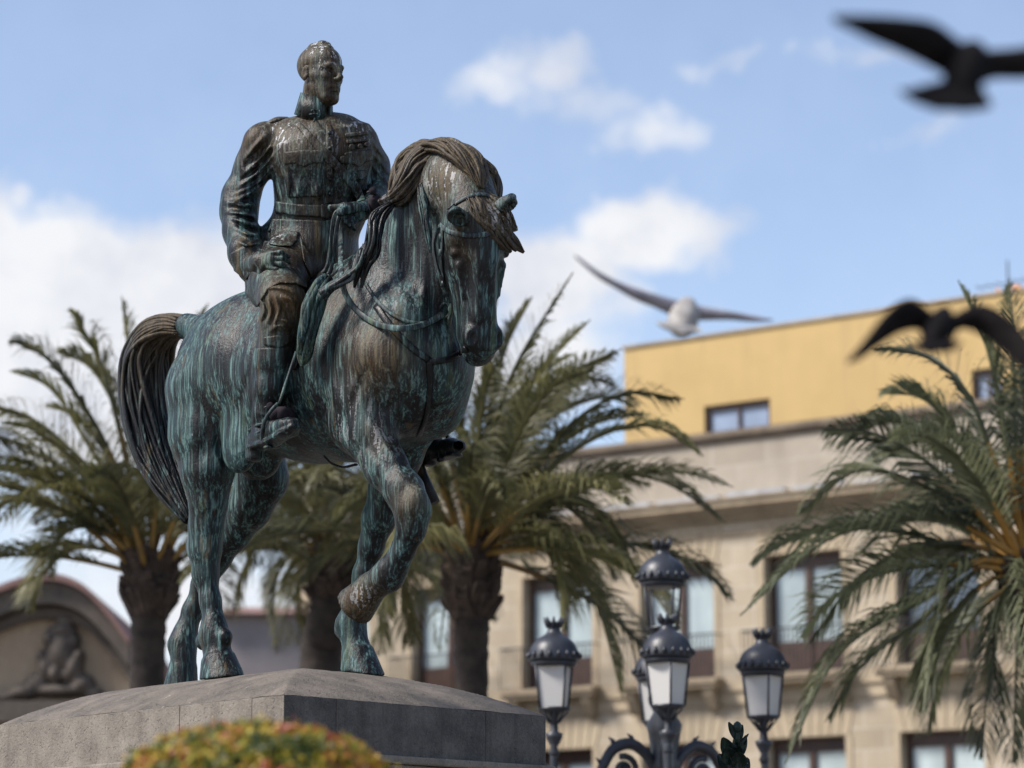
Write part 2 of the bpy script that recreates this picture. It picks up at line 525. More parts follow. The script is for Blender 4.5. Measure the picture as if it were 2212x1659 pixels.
# breast
hf.ball(H(868, 800, -.17), (.2, .19, .25), .09, axes=(FWD, LAT, UPV))
hf.ball(H(944, 800, .18), (.2, .2, .25), .09, axes=(FWD, LAT, UPV))
hf.ball(H(938, 880, .15), (.18, .17, .19), .1, axes=(FWD, LAT, UPV))
hf.ball(H(860, 885, -.13), (.17, .14, .16), .1, axes=(FWD, LAT, UPV))
# neck
hf.chain([hp(835, 700, 0, .33, .44), hp(876, 610, 0, .25, .38), hp(906, 520, -.01, .20, .31), hp(938, 440, -.03, .17, .26),
          hp(972, 398, -.06, .155, .215), hp(1012, 415, -.08, .15, .17)], LAT, k=.14, kin=.1)
hf.chain([hp(925, 700, 0, .2, .18), hp(950, 610, 0, .15, .16), hp(975, 530, -.03, .13, .14)], LAT, k=.1, kin=.08)  # throat side
# sheath
hf.ball(H(560, 1005, 0), (.16, .1, .1), .1, axes=(FWD, LAT, UPV))

# head: its own frame, the face turned towards the viewer
HD_O = H(1029, 440, -.1)
ya, ro = math.radians(21), math.radians(5)
hl_ = np.array([math.cos(ya), math.sin(ya), 0]); hf_ = np.array([math.sin(ya), -math.cos(ya), 0])
hl_ = hl_ * math.cos(ro) + UPV * math.sin(ro)
hd_ = np.cross(hl_, hf_); hd_ /= np.linalg.norm(hd_)
if hd_[2] > 0: hd_ = -hd_
tl = math.radians(-5)
hd_, hf_ = hd_ * math.cos(tl) + hf_ * math.sin(tl), hf_ * math.cos(tl) - hd_ * math.sin(tl)
hd_ = hd_ - A_R * .03; hd_ /= np.linalg.norm(hd_)
def HH(a, f, d): return HD_O + hl_ * a + hf_ * f + hd_ * d
HAX = (hl_, hf_, hd_)
hf.ball(HH(0, -.05, .08), (.165, .19, .17), .08, axes=HAX)
hf.chain([(HH(0, -.07, .02), .145, .17), (HH(0, -.05, .16), .182, .20), (HH(0, -.045, .29), .168, .205), (HH(0, -.03, .42), .126, .18),
          (HH(0, -.01, .55), .101, .14), (HH(0, 0, .68), .094, .115), (HH(0, 0, .80), .112, .112), (HH(0, -.01, .885), .10, .09)], hl_, k=.05, kin=.05)
for sgn in (-1, 1):
    hf.ball(HH(sgn * .105, -.17, .30), (.06, .15, .18), .06, axes=HAX)           # cheek
    hf.seg(HH(sgn * .075, -.13, .42), HH(sgn * .055, -.075, .78), .058, .05, hl_, k=.05)  # lower jaw
    hf.ball(HH(sgn * .152, .05, .20), (.05, .075, .075), .05, axes=HAX)           # brow
    hf.ball(HH(sgn * .176, .045, .33), (.03, .06, .035), .02, op='sub', axes=HAX)
    hf.ball(HH(sgn * .16, .04, .305), (.03, .045, .03), .012, axes=HAX)           # eyeball
    hf.seg(HH(sgn * .14, .06, .38), HH(sgn * .115, .055, .56), .022, .014, hl_, k=.03)    # facial crest
    hf.seg(HH(sgn * .045, .128, .35), HH(sgn * .038, .105, .70), .03, .026, hl_, k=.04)   # nasal bone
    hf.ball(HH(sgn * .078, .075, .82), (.05, .055, .07), .03, axes=HAX)           # nostril wing
    hf.ball(HH(sgn * .088, .128, .825), (.022, .032, .046), .012, op='sub', axes=HAX)
    hf.seg(HH(sgn * .118, -.03, .85), HH(sgn * .08, .07, .905), .012, .012, hl_, k=.012, op='sub')  # mouth
    hf.ball(HH(sgn * .115, .12, .50), (.03, .04, .13), .05, op='sub', axes=HAX)
hf.ball(HH(0, .06, .885), (.08, .06, .055), .03, axes=HAX)
hf.ball(HH(0, -.045, .92), (.07, .06, .05), .025, axes=HAX)
hf.seg(HH(-.05, .105, .905), HH(.05, .105, .905), .01, .01, hd_, k=.012, op='sub')
# ears: short cups laid forward
def ear(bx, by, bd, tx, ty, td, ox, oy, od, r0, r1, ro_):
    b_, t_ = W(bx, by, bd), W(tx, ty, td)
    hf.seg(b_, t_, r0, r1, A_R, k=.03)
    ax = (t_ - b_) / np.linalg.norm(t_ - b_); u = np.cross(ax, A_U); u /= np.linalg.norm(u); v = np.cross(ax, u)
    hf.ball(W(ox, oy, od), (.12, ro_, ro_), .006, op='sub', axes=(ax, u, v))
ear(1003, 478, 16.62, 984, 465, 16.44, 986, 470, 16.40, .05, .056, .045)
ear(1074, 452, 16.70, 1100, 439, 16.58, 1108, 446, 16.55, .058, .052, .038)
hf.seg(W(1090, 442, 16.66), W(1107, 425, 16.62), (.045, .03), (.03, .022), A_R, k=.02)

# hooves
def hoof(top, bot, r0, r1, stand=True):
    if stand:
        q = MED0 - bot; bot = bot.copy(); bot[2] = ZF + cap_z(float(q @ SF), float(-(q @ SL))) + .006
        bot = bot + (bot - top) * .6; r0 = np.array(r0); r1 = r0 + (np.array(r1) - r0) * 1.45
    hf.seg(top, bot, r0, r1, LAT, capf=.06, k=.012)
    if stand:                          # the sole lies flat on the stone
        sl, g_ = hf.win(bot - .3, bot + .3)
        X, Y, Z = np.meshgrid(*g_, indexing='ij'); P_ = np.stack([X - MED0[0], Y - MED0[1]], -1)
        zc_ = ZF + cap_z(-(P_ @ SF[:2]), P_ @ SL[:2])
        hf.F[sl] = np.maximum(hf.F[sl], (zc_ + .002 - Z).astype(np.float32))
hoof(H(471, 1419, -.24), H(478, 1457, -.24), (.105, .115), (.135, .16))
hoof(H(396, 1438, .10), H(390, 1470, .10), (.09, .10), (.115, .14))
hoof(H(772, 1404, .23), H(780, 1449, .23), (.098, .105), (.128, .15))
hoof(H(811, 1262, -.26), H(766, 1311, -.26), (.082, .088), (.125, .13), False)

# modelling of the surface: muscles, ribs, folds and veins read from the photograph
RB = depth_of(H(600, 800, -.45))
hf.relief([[(560, 700), (545, 790), (520, 870), (500, 940)]], 15.5, 18.2, 10, -.012)
hf.relief([[(770, 720), (745, 790), (740, 870), (752, 950)], [(795, 790), (775, 840), (755, 890)]], 15.5, 17.9, 9, -.016)
hf.relief([[(455, 900), (440, 960), (430, 1010)], [(480, 880), (470, 940), (478, 1000)]], 15.5, 18.2, 9, -.012)
hf.relief([[(470, 1040), (462, 1085), (445, 1120)], [(425, 1090), (430, 1150), (440, 1200)]], 15.5, 18.2, 6, -.01)
hf.relief([[(455, 1145), (452, 1200), (455, 1260), (462, 1320)]], 15.5, 18.2, 4, .010)
hf.relief([[(462, 985), (475, 1000), (478, 1040), (468, 1075)], [(500, 990), (520, 975), (545, 978)]], 15.5, 18.1, 2.5, .009)
hf.relief([[(775, 905), (790, 950), (815, 990), (850, 1030)], [(812, 905), (850, 960), (880, 1020)]], 15.5, 17.6, 7, -.012)
hf.relief([[(795, 900), (815, 935), (850, 985), (872, 1030)]], 15.5, 17.6, 6, .012)
hf.relief([[(905, 1100), (900, 1150), (880, 1195), (858, 1230)], [(868, 1105), (868, 1150), (850, 1195)]], 15.5, 17.6, 5, -.010)
hf.relief([[(925, 760), (930, 840), (925, 920)]], 15.5, 17.9, 11, -.018)
hf.relief([[(820, 900), (850, 870), (900, 850)], [(850, 940), (900, 960), (950, 930)]], 15.5, 17.8, 7, -.010)
hf.relief([[(845, 560), (840, 620), (860, 680), (900, 720)]], 15.5, 17.6, 10, -.012)
hf.relief([[(905, 500), (915, 560), (915, 640), (905, 690)]], 15.5, 17.5, 8, .012)
for i in range(5):
    hf.relief([[(640 + 22 * i, 790 + 6 * i), (625 + 22 * i, 860 + 5 * i), (640 + 20 * i, 930)]], 15.5, 18, 7, -.004)
hf.relief([[(560, 1000), (545, 1080), (520, 1130)], [(590, 1030), (575, 1080), (545, 1120)]], 17, 19.2, 6, -.012)
# head veins and hollow cheeks
hf.relief([[(1003, 590), (1012, 640), (1018, 690)], [(985, 620), (1000, 665), (1006, 705)]], 15.5, 17.0, 3.5, .007)
# ================================================================== THE RIDER
dT = depth_of(H(690, 480, 0)) - .02
XR = A_R
rf = Field(W(440, 70, dT + .75), W(1010, 1010, 16.0), .0072) if False else None
_lo = np.array([W(455, 0, 17.4)[0], 16.2, H(590, 1010, -.5)[2] - .03]); _hi = np.array([W(880, 0, 17.4)[0], dT * cp + .42 , W(690, 75, dT)[2] + .02])
_hi[1] = 18.05
rf = Field(_lo, _hi, .0066)
tr = math.radians(12)
TR_R = np.array([math.cos(tr), math.sin(tr), 0]); TR_F = np.array([math.sin(tr), -math.cos(tr), 0])
def rp(x, y, o, *r): return (W(x, y, dT + o),) + r
# torso
rf.chain([rp(652, 600, .05, .29, .25), rp(676, 530, .02, .275, .235), rp(693, 455, 0, .270, .21), rp(698, 395, .0, .285, .23),
          rp(699, 335, .0, .325, .25), rp(692, 295, .0, .29, .2), rp(689, 284, 0, .2, .14)], TR_R, k=.05, kin=.12, capf=.45)
rf.ball(W(697, 345, dT - .10), (.24, .13, .17), .1)
rf.seg(W(680, 279, dT + .02), W(580, 296, dT - .0), .10, .10, UPV, k=.06)
rf.seg(W(696, 279, dT + .02), W(780, 304, dT + .07), .10, .10, UPV, k=.06)
# right arm, hand resting on the thigh
rf.chain([rp(562, 308, -.02, .112, .118), rp(547, 360, .02, .112, .118), rp(520, 425, .02, .115, .125), rp(516, 458, -.02, .115, .12),
          rp(520, 500, -.12, .108, .112), rp(532, 548, -.26, .108, .108), rp(545, 578, -.33, .098, .1)], XR, k=.05, kin=.05)
# tunic skirts
SK = [(596, 470), (560, 560), (535, 655), (560, 662), (610, 610), (650, 606), (690, 618), (712, 560), (726, 470)]
rf.chain([rp(600, 520, .0, .12, .12), rp(566, 590, .02, .10, .12), rp(553, 640, .05, .075, .12)], XR, k=.08, kin=.05)
rf.chain([rp(690, 470, -.05, .14, .16), rp(680, 540, -.13, .15, .14), rp(668, 595, -.2, .14, .09)], XR, k=.06, kin=.05)
rf.chain([rp(650, 520, -.14, .12, .1), rp(636, 568, -.26, .14, .09), rp(640, 600, -.3, .14, .06)], XR, k=.05, kin=.05)
# right thigh, knee, boot
rf.chain([hp(610, 585, -.28, .18, .19), hp(600, 610, -.40, .165, .18), hp(612, 650, -.53, .135, .14)], LAT, k=.06, kin=.06)
rf.chain([hp(612, 650, -.53, .135, .135), hp(604, 700, -.54, .115, .12), hp(596, 745, -.545, .102, .108), hp(591, 780, -.55, .102, .106),
          hp(584, 840, -.55, .093, .097), hp(573, 895, -.55, .072, .078), hp(566, 925, -.55, .062, .075)], LAT, k=.03, kin=.05)
rf.chain([hp(548, 955, -.55, .052, .06), hp(572, 942, -.57, .054, .062), hp(600, 930, -.60, .058, .052), hp(622, 919, -.62, .056, .042), hp(634, 914, -.63, .044, .034)], LAT, k=.03, kin=.03)
rf.chain([hp(548, 968, -.55, .054, .016), hp(590, 955, -.59, .058, .014), hp(624, 936, -.62, .062, .014), hp(638, 924, -.63, .046, .012)], LAT, k=.008, kin=.02)
rf.seg(H(549, 962, -.55), H(549, 990, -.55), (.052, .06), (.05, .058), LAT, capf=.3, k=.012)        # heel
# left arm: shoulder, sleeve going behind the mane, forearm to the rein hand
rf.chain([rp(780, 314, .06, .10, .11), rp(810, 355, .08, .085, .10), rp(822, 405, .02, .082, .09), rp(808, 440, -.2, .06, .07), rp(785, 457, -.36, .05, .052)], XR, k=.05, kin=.05)
rf.seg(W(782, 458, dT - .38), W(757, 462, dT - .46), .05, .048, XR, k=.03)
# rein hand: palm, thumb and four bent fingers
dh = dT - .5
rf.ball(W(766, 463, dh), (.07, .055, .06), .02)
rf.chain([rp(768, 450, -.53, .026), rp(745, 445, -.54, .023), rp(720, 448, -.54, .017)], XR, k=.02, kin=.015)
for i, (kx, ky, mx, my, tx, ty) in enumerate(((752, 452, 738, 458, 742, 472), (757, 461, 742, 470, 748, 483), (762, 470, 748, 480, 756, 491), (769, 477, 758, 487, 766, 496))):
    rf.chain([rp(kx, ky, -.565, .0165), rp(mx, my, -.595, .015), rp(tx, ty, -.565, .013)], XR, k=.005, kin=.012)
RF0 = rf.F.copy()            # the clothes without the resting hand
# resting right hand
HD = dT - .615
rf.chain([rp(545, 574, -.40, .07, .06), rp(560, 566, -.54, .06, .05), rp(584, 562, -.605, .062, .036)], UPV, k=.03, kin=.03)
for i, (kx, ky, mx, my, tx, ty) in enumerate(((588, 547, 607, 544, 624, 555), (590, 557, 610, 557, 626, 568), (587, 567, 606, 570, 618, 580), (580, 577, 597, 582, 607, 591))):
    rf.chain([(W(kx, ky, HD - .008), .0165), (W(mx, my, HD - .034), .0145), (W(tx, ty, HD - .002), .012)], XR, k=.005, kin=.010)
rf.chain([(W(566, 578, HD + .04), .023), (W(574, 592, HD + .02), .019), (W(587, 597, HD + .015), .015)], XR, k=.012, kin=.010)

# head
hy = math.radians(47)
RH_F = np.array([math.sin(hy), -math.cos(hy), 0]); RH_A = np.array([math.cos(hy), math.sin(hy), 0])
nd = math.radians(3)
RH_U = UPV * math.cos(nd) + RH_F * math.sin(nd); RH_F = RH_F * math.cos(nd) - UPV * math.sin(nd)
RH_O = W(693, 162, dT - .02)
RAX = (RH_A, RH_F, RH_U)
def RH(a, f, u): return RH_O + RH_A * a + RH_F * f + RH_U * u
hfd = Field(W(690, 152, dT) - np.array([.27, .27, .3]), W(690, 152, dT) + np.array([.27, .27, .27]), .0055)
def face(fd):
    fd.ball(RH(0, -.02, .066), (.116, .150, .125), .04, axes=RAX)
    fd.chain([(RH(0, .040, .068), .102, .098), (RH(0, .046, -.04), .094, .092), (RH(0, .060, -.12), .072, .080), (RH(0, .072, -.155), .052, .064)], RH_A, k=.04, kin=.04)
    fd.ball(RH(0, .122, -.172), (.034, .028, .026), .03, axes=RAX)
    fd.seg(RH(0, -.035, -.08), RH(0, -.05, -.34), .084, .096, RH_A, k=.025)
    fd.seg(RH(0, .0, -.19), RH(0, .075, -.165), .05, .036, RH_A, k=.03)
    fd.ball(RH(0, .118, -.112), (.048, .032, .034), .03, axes=RAX)                                # muzzle of the mouth
    for q in (-1, 1):
        fd.seg(RH(q * .076, -.005, -.09), RH(q * .040, .095, -.172), .026, .024, RH_U, k=.035)     # jaw
        fd.seg(RH(q * .090, .03, -.030), RH(q * .056, .112, -.036), .020, .018, RH_U, k=.035)      # cheekbone
        fd.ball(RH(q * .048, .150, .001), (.026, .029, .0165), .012, op='sub', axes=RAX)          # socket
        fd.ball(RH(q * .045, .108, -.001), (.024, .022, .018), .003, axes=RAX)
        fd.seg(RH(q * .012, .146, .030), RH(q * .050, .138, .036), .013, .012, RH_U, k=.022)       # brow
        fd.seg(RH(q * .050, .138, .036), RH(q * .092, .084, .012), .012, .007, RH_U, k=.022)
        fd.seg(RH(q * .024, .127, .014), RH(q * .070, .110, .006), .0065, .006, RH_U, k=.005)
        fd.seg(RH(q * .024, .122, -.017), RH(q * .066, .108, -.014), .006, .006, RH_U, k=.006)
        fd.ball(RH(q * .019, .156, -.056), (.010, .018, .010), .010, axes=RAX)                     # nostril wing
        fd.ball(RH(q * .011, .178, -.069), (.006, .009, .005), .004, op='sub', axes=RAX)
        fd.ball(RH(q * .118, -.022, -.012), (.014, .032, .050), .010, axes=RAX)                    # ear
        fd.ball(RH(q * .134, -.012, -.008), (.013, .017, .032), .006, op='sub', axes=RAX)
    fd.chain([(RH(0, .130, .040), .020, .024), (RH(0, .158, .000), .018, .022), (RH(0, .188, -.046), .0145, .0145), (RH(0, .170, -.060), .014, .012)], RH_A, k=.018, kin=.018)
    fd.chain([(RH(-.036, .134, -.110), .008), (RH(0, .154, -.100), .013), (RH(.036, .134, -.110), .008)], RH_U, k=.010, kin=.01)
    fd.chain([(RH(-.028, .136, -.130), .008), (RH(0, .152, -.128), .013), (RH(.028, .136, -.130), .008)], RH_U, k=.008, kin=.01)
    for q in (-1, 1):
            fd.seg(RH(q * .004, .166, -.114), RH(q * .040, .140, -.122), .006, .006, RH_U, k=.005, op='sub')   # mouth line, corners down
    fd.seg(RH(-.022, .150, -.144), RH(.022, .150, -.144), .006, .006, RH_U, k=.015, op='sub')
face(rf)
# wrinkles of the sleeves, tunic and breeches, read from the photograph
rf.relief([[(575, 290), (548, 320), (528, 345)], [(590, 305), (565, 340), (525, 380)], [(592, 330), (560, 370), (515, 405)], [(588, 355), (562, 392), (505, 425)],
           [(578, 388), (552, 410), (495, 440)], [(560, 440), (530, 445), (490, 435)], [(553, 470), (525, 462), (490, 458)], [(556, 492), (530, 480), (500, 470)],
           [(562, 510), (535, 505), (510, 492)], [(565, 525), (535, 530), (512, 520)]], 16.3, dT + .02, 5.5, .030)
rf.relief([[(583, 300), (555, 330), (530, 362)], [(592, 318), (562, 355), (520, 392)], [(585, 372), (555, 402), (500, 432)], [(555, 482), (528, 470), (496, 464)], [(560, 502), (530, 492), (505, 480)]], 16.3, dT + .02, 5, -.018)
rf.relief([[(615, 372), (625, 400), (618, 428)], [(640, 385), (645, 410), (640, 430)], [(690, 385), (684, 415), (690, 432)], [(730, 370), (750, 400), (745, 430)], [(770, 350), (780, 390), (770, 420)]], 16.3, dT + .05, 8, .014)
rf.relief([[(627, 365), (634, 395), (630, 430)], [(665, 380), (667, 410), (662, 432)], [(712, 380), (720, 410), (716, 432)]], 16.3, dT + .05, 7, -.010)
rf.relief([[(620, 470), (640, 500), (650, 540)], [(700, 475), (690, 510), (700, 560)], [(640, 500), (665, 560), (690, 612)], [(655, 545), (640, 580), (610, 600)]], 16.3, dT + .05, 8, .014)
rf.relief([[(648, 510), (655, 550), (640, 590)], [(712, 480), (712, 540), (700, 580)]], 16.3, dT + .05, 8, -.014)
rf.relief([[(566, 632), (592, 620), (634, 632), (646, 660)], [(560, 645), (570, 668), (562, 694)], [(574, 640), (584, 672), (574, 704)], [(590, 634), (602, 668), (592, 700), (596, 722)], [(606, 640), (632, 652), (640, 690)], [(582, 716), (604, 704), (630, 712)], [(600, 690), (620, 694), (636, 706)]], 16.3, 17.75, 4.5, .018)
rf.relief([[(568, 640), (578, 672), (568, 700)], [(584, 640), (594, 672), (584, 708)], [(604, 650), (618, 672), (622, 694)]], 16.3, 17.75, 4, -.014)
rf.relief([[(800, 300), (822, 330), (832, 350)], [(805, 330), (825, 355), (838, 372)], [(800, 350), (822, 378), (838, 388)]], 16.3, dT + .2, 5, .018)
rf.relief([[(530, 600), (548, 630), (552, 660)], [(572, 560), (556, 600), (545, 650)], [(565, 600), (562, 640), (560, 660)]], 16.3, 17.9, 5, .012)
rf.relief([[(558, 905), (575, 912), (592, 905)], [(556, 893), (575, 898), (590, 892)]], 16.3, 17.6, 3, .008)
# ================================================================== meshes of horse and rider, and everything fixed to them
from mathutils.bvhtree import BVHTree

def blobs(v, spots):
    m = np.zeros(len(v))
    for p, r, a in spots:
        d = ((v - np.asarray(p)) ** 2).sum(1)
        m = np.maximum(m, a * np.exp(-d / (r * r)))
    return m

def horse_paint(v):
    oc = blobs(v, [(H(800, 770, -.45), .22, .9), (H(850, 770, -.4), .16, .7), (H(880, 1075, -.36), .13, .7), (HH(-.05, .1, .02), .15, .5), (H(960, 390, -.2), .2, .9),
                   (H(770, 1300, -.36), .17, 1), (H(620, 740, -.48), .15, .5), (H(720, 650, -.4), .14, .5), (HH(-.17, .1, .27), .12, .6), (H(480, 1440, -.36), .1, .3), (H(815, 940, -.4), .12, .5)])
    wh = blobs(v, [(H(960, 390, -.2), .12, .8), (H(835, 650, -.3), .25, .2), (H(775, 1295, -.38), .1, .6), (H(800, 960, -.4), .15, .35), (H(755, 900, -.4), .2, .3), (HH(.15, .1, .0), .1, .6)])
    return {'ochre': oc, 'white': wh}

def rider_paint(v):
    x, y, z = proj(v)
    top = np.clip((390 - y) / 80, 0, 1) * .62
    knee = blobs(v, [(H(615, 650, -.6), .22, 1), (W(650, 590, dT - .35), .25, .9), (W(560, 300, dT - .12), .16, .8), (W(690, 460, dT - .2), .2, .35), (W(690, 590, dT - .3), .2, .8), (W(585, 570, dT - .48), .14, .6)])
    wh = blobs(v, [(RH(-.06, .06, .15), .11, 1), (RH(-.09, .06, .04), .07, .75), (RH(.02, .12, .09), .07, .9), (W(592, 272, dT - .12), .06, 1), (W(612, 275, dT - .14), .07, 1), (W(608, 300, dT - .18), .07, .7),
                   (W(640, 290, dT - .2), .1, .4), (W(775, 280, dT - .1), .1, .8), (W(710, 310, dT - .22), .07, .7), (H(635, 650, -.65), .1, .75), (W(598, 515, dT - .3), .06, .7), (W(560, 370, dT - .1), .12, .3), (W(700, 350, dT - .2), .3, .1)])
    return {'ochre': np.maximum(top, knee), 'white': wh}

horse = hf.mesh('horse', M['bronze'], statue, 2, attr=horse_paint)
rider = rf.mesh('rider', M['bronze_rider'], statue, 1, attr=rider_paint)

def bvh_of(*obs):
    V = []; P = []
    for o in obs:
        b = len(V)
        off = Vector(STATUE_BASE)
        V += [v.co + off for v in o.data.vertices]; P += [[b + i for i in p.vertices] for p in o.data.polygons]
    return BVHTree.FromPolygons(V, P)
BV_H = bvh_of(horse); BV_R = bvh_of(rider)
def hit(bv, px, py, off=.01, dflt=17.3):
    r = Vector(ray(px, py)).normalized()
    h = bv.ray_cast(Vector(A_CAM), r, 60)
    if h[0] is None: return W(px, py, dflt), -A_F
    n = np.array(h[1]);
    if n @ np.array(r) > 0: n = -n
    return np.array(h[0]) + n * off, n
def over(bv, pts, off=.012, n=24, dflt=17.3):
    q = catmull(pts, n)
    o = [hit(bv, x, y, off, dflt) for x, y in q]
    P = np.array([p for p, _ in o]); N = np.array([k for _, k in o])
    for _ in range(2):
        P[1:-1] = .25 * P[:-2] + .5 * P[1:-1] + .25 * P[2:]
        N[1:-1] = .25 * N[:-2] + .5 * N[1:-1] + .25 * N[2:]
    return P, N
def strap(name, P, N, rad, mat, parent, ratio=.3, n=8):
    mb = MB(); mb.tube(P, rad, n, True, (N, ratio)); return mb.build(name, mat, parent, True)

def bundle(name, centre, hw, hl, cnt, rad, mat, parent, side=SL, twist=1.0, wave=.0, seed=1, core=.75, attr=None, n=26, spread=.25):
    """locks of hair: tapered strands laid round a centre line"""
    rg = np.random.default_rng(seed)
    c = catmull(centre, n); m = len(centre)
    T = np.gradient(c, axis=0); T /= np.linalg.norm(T, axis=1)[:, None]
    S = side - T * (T @ side)[:, None]; S /= np.linalg.norm(S, axis=1)[:, None]
    N = np.cross(T, S)
    x = np.linspace(0, m - 1, n)
    w = np.interp(x, np.arange(m), hw); l = np.interp(x, np.arange(m), hl)
    mb = MB()
    t = np.linspace(0, 1, n)
    if core:
        v = []
        K = 12
        for i in range(n):
            for k in range(K):
                a = 2 * math.pi * k / K
                v.append(c[i] + N[i] * (math.cos(a) * w[i] * core) + S[i] * (math.sin(a) * l[i] * core))
        f = [(i * K + k, i * K + (k + 1) % K, (i + 1) * K + (k + 1) % K, (i + 1) * K + k) for i in range(n - 1) for k in range(K)]
        mb.add(v, f)
    for s in range(cnt):
        a0 = 2 * math.pi * (s + rg.uniform(-.4, .4)) / cnt
        rr = rg.uniform(.66, 1.04); tw = rg.normal(0, .35) * twist
        ph = rg.uniform(0, 6.28); e0, e1 = rg.uniform(0, .04), 1 - rg.uniform(0, spread) * (rg.random() < .5)
        tt = e0 + (e1 - e0) * t
        ci = np.stack([np.interp(tt, t, c[:, k]) for k in range(3)], 1)
        Ni = np.stack([np.interp(tt, t, N[:, k]) for k in range(3)], 1); Si = np.stack([np.interp(tt, t, S[:, k]) for k in range(3)], 1)
        wi = np.interp(tt, t, w); li = np.interp(tt, t, l)
        a = a0 + tw * tt * 2 + wave * np.sin(tt * 9 + ph)
        P = ci + Ni * (np.cos(a) * wi * rr)[:, None] + Si * (np.sin(a) * li * rr)[:, None]
        r = rad * rg.uniform(.55, 1.6) * (1 + .18 * np.sin(t * rg.uniform(8, 16) + ph)) * np.clip(np.minimum(1.0, .45 + 3 * t), 0, 1) * np.clip((1 - t) * 4 + .12, 0, 1) ** .7
        mb.tube(P, r, 6)
    o = mb.build(name, mat, parent, True)
    if attr:
        v = np.array([q.co for q in o.data.vertices]) + STATUE_BASE
        paint(o, v, attr)
    return o

# tail
def tail_paint(v):
    x, y, z = proj(v)
    return {'ochre': np.clip((900 - y) / 160, 0, 1) * np.clip((x - 255) / 60, .3, 1), 'white': np.zeros(len(v))}
bundle('tail', [H(408, 708, 0), H(372, 706, 0), H(338, 730, 0), H(318, 782, 0), H(317, 850, 0), H(326, 920, 0), H(342, 990, 0), H(370, 1055, 0), H(410, 1125, 0)],
       [.07, .08, .12, .155, .16, .15, .13, .10, .035], [.08, .11, .16, .19, .19, .18, .15, .11, .04], 150, .013, M['bronze_hair'], horse, seed=3, attr=tail_paint, n=34, wave=.10, core=.95, twist=1.3)
# mane
def mane_paint(v):
    x, y, z = proj(v)
    return {'ochre': np.clip((470 - y) / 60, .1, 1), 'white': blobs(v, [(H(850, 425, -.25), .1, .5), (H(990, 330, -.1), .1, .35)])}
mane = bundle('mane', [H(1000, 330, -.04), H(950, 326, -.10), H(910, 350, -.17), H(888, 390, -.22), H(862, 422, -.26), H(822, 437, -.30)],
       [.05, .075, .10, .095, .06, .02], [.06, .07, .08, .09, .07, .03], 90, .011, M['bronze_hair'], horse, seed=5, attr=mane_paint, core=.85, wave=.12, twist=1.6)
bundle('mane', [H(950, 318, .0), H(905, 330, -.04), H(876, 362, -.10), H(862, 400, -.16), H(846, 425, -.20)],
       [.04, .06, .075, .06, .03], [.05, .07, .08, .08, .04], 60, .011, M['bronze_hair'], horse, seed=6, attr=mane_paint, core=.85, wave=.12, twist=1.6)
bundle('mane', [H(915, 335, -.06), H(965, 322, -.09), H(1005, 340, -.11), H(1030, 375, -.12), H(1040, 408, -.14)],
       [.04, .06, .06, .04, .008], [.10, .14, .13, .08, .02], 80, .010, M['bronze_hair'], horse, seed=7, attr=mane_paint, core=.85, wave=.1, twist=1.6)
bundle('mane', [H(1010, 335, .02), H(1043, 368, .05), H(1060, 405, .07), H(1066, 440, .07)], [.04, .055, .055, .03], [.08, .09, .08, .05], 50, .010, M['bronze_hair'], horse, seed=8, attr=mane_paint, core=.85, wave=.1, twist=1.6)
bundle('mane', [H(908, 398, -.235), H(914, 445, -.25), H(922, 490, -.25), H(930, 545, -.235)], [.02, .03, .025, .006], [.015, .02, .02, .006], 12, .007, M['bronze'], horse, seed=9, core=.7, wave=.3)
for k, (dx, l) in enumerate(((2, -.34), (-9, -.36))):
    bundle('mane', [H(850 + dx * .4, 440, -.28), H(822 + dx, 468, l), H(812 + dx, 505, l - .04), H(806 + dx * 1.3, 545, l - .05), H(788 + dx * 1.2, 580, l - .07), H(778 + dx * 1.4, 622, l - .08)],
           [.02, .03, .03, .025, .02, .006], [.02, .03, .03, .03, .02, .006], 12, .010, M['bronze_hair'], horse, seed=11 + k, wave=.6, core=.5)
# forelock
def fl_paint(v): return {'ochre': np.full(len(v), .8), 'white': blobs(v, [(HH(.1, .15, .1), .1, .5)])}
for k, q in enumerate(([(0, .06, -.05), (.05, .125, .06), (.11, .135, .16), (.19, .10, .24), (.272, .07, .305)],
                       [(.03, .06, -.05), (.09, .12, .03), (.15, .11, .10), (.20, .08, .15), (.235, .06, .165)],
                       [(-.07, .07, -.03), (-.04, .125, .08), (.02, .15, .17), (.09, .145, .25), (.17, .12, .31)], [(-.05, .07, -.04), (-.01, .125, .06), (.05, .145, .14), (.12, .13, .21), (.19, .10, .27)],
                       [(-.02, .07, -.03), (.02, .13, .08), (.07, .145, .17), (.14, .13, .25), (.21, .10, .30)])):
    bundle('forelock', [HH(*p) for p in q], [.03, .042, .04, .026, .007], [.02, .028, .028, .022, .008], 28, .009, M['bronze_hair'], horse, side=hf_, seed=20 + k, attr=fl_paint, core=.6, wave=.5, spread=.5)

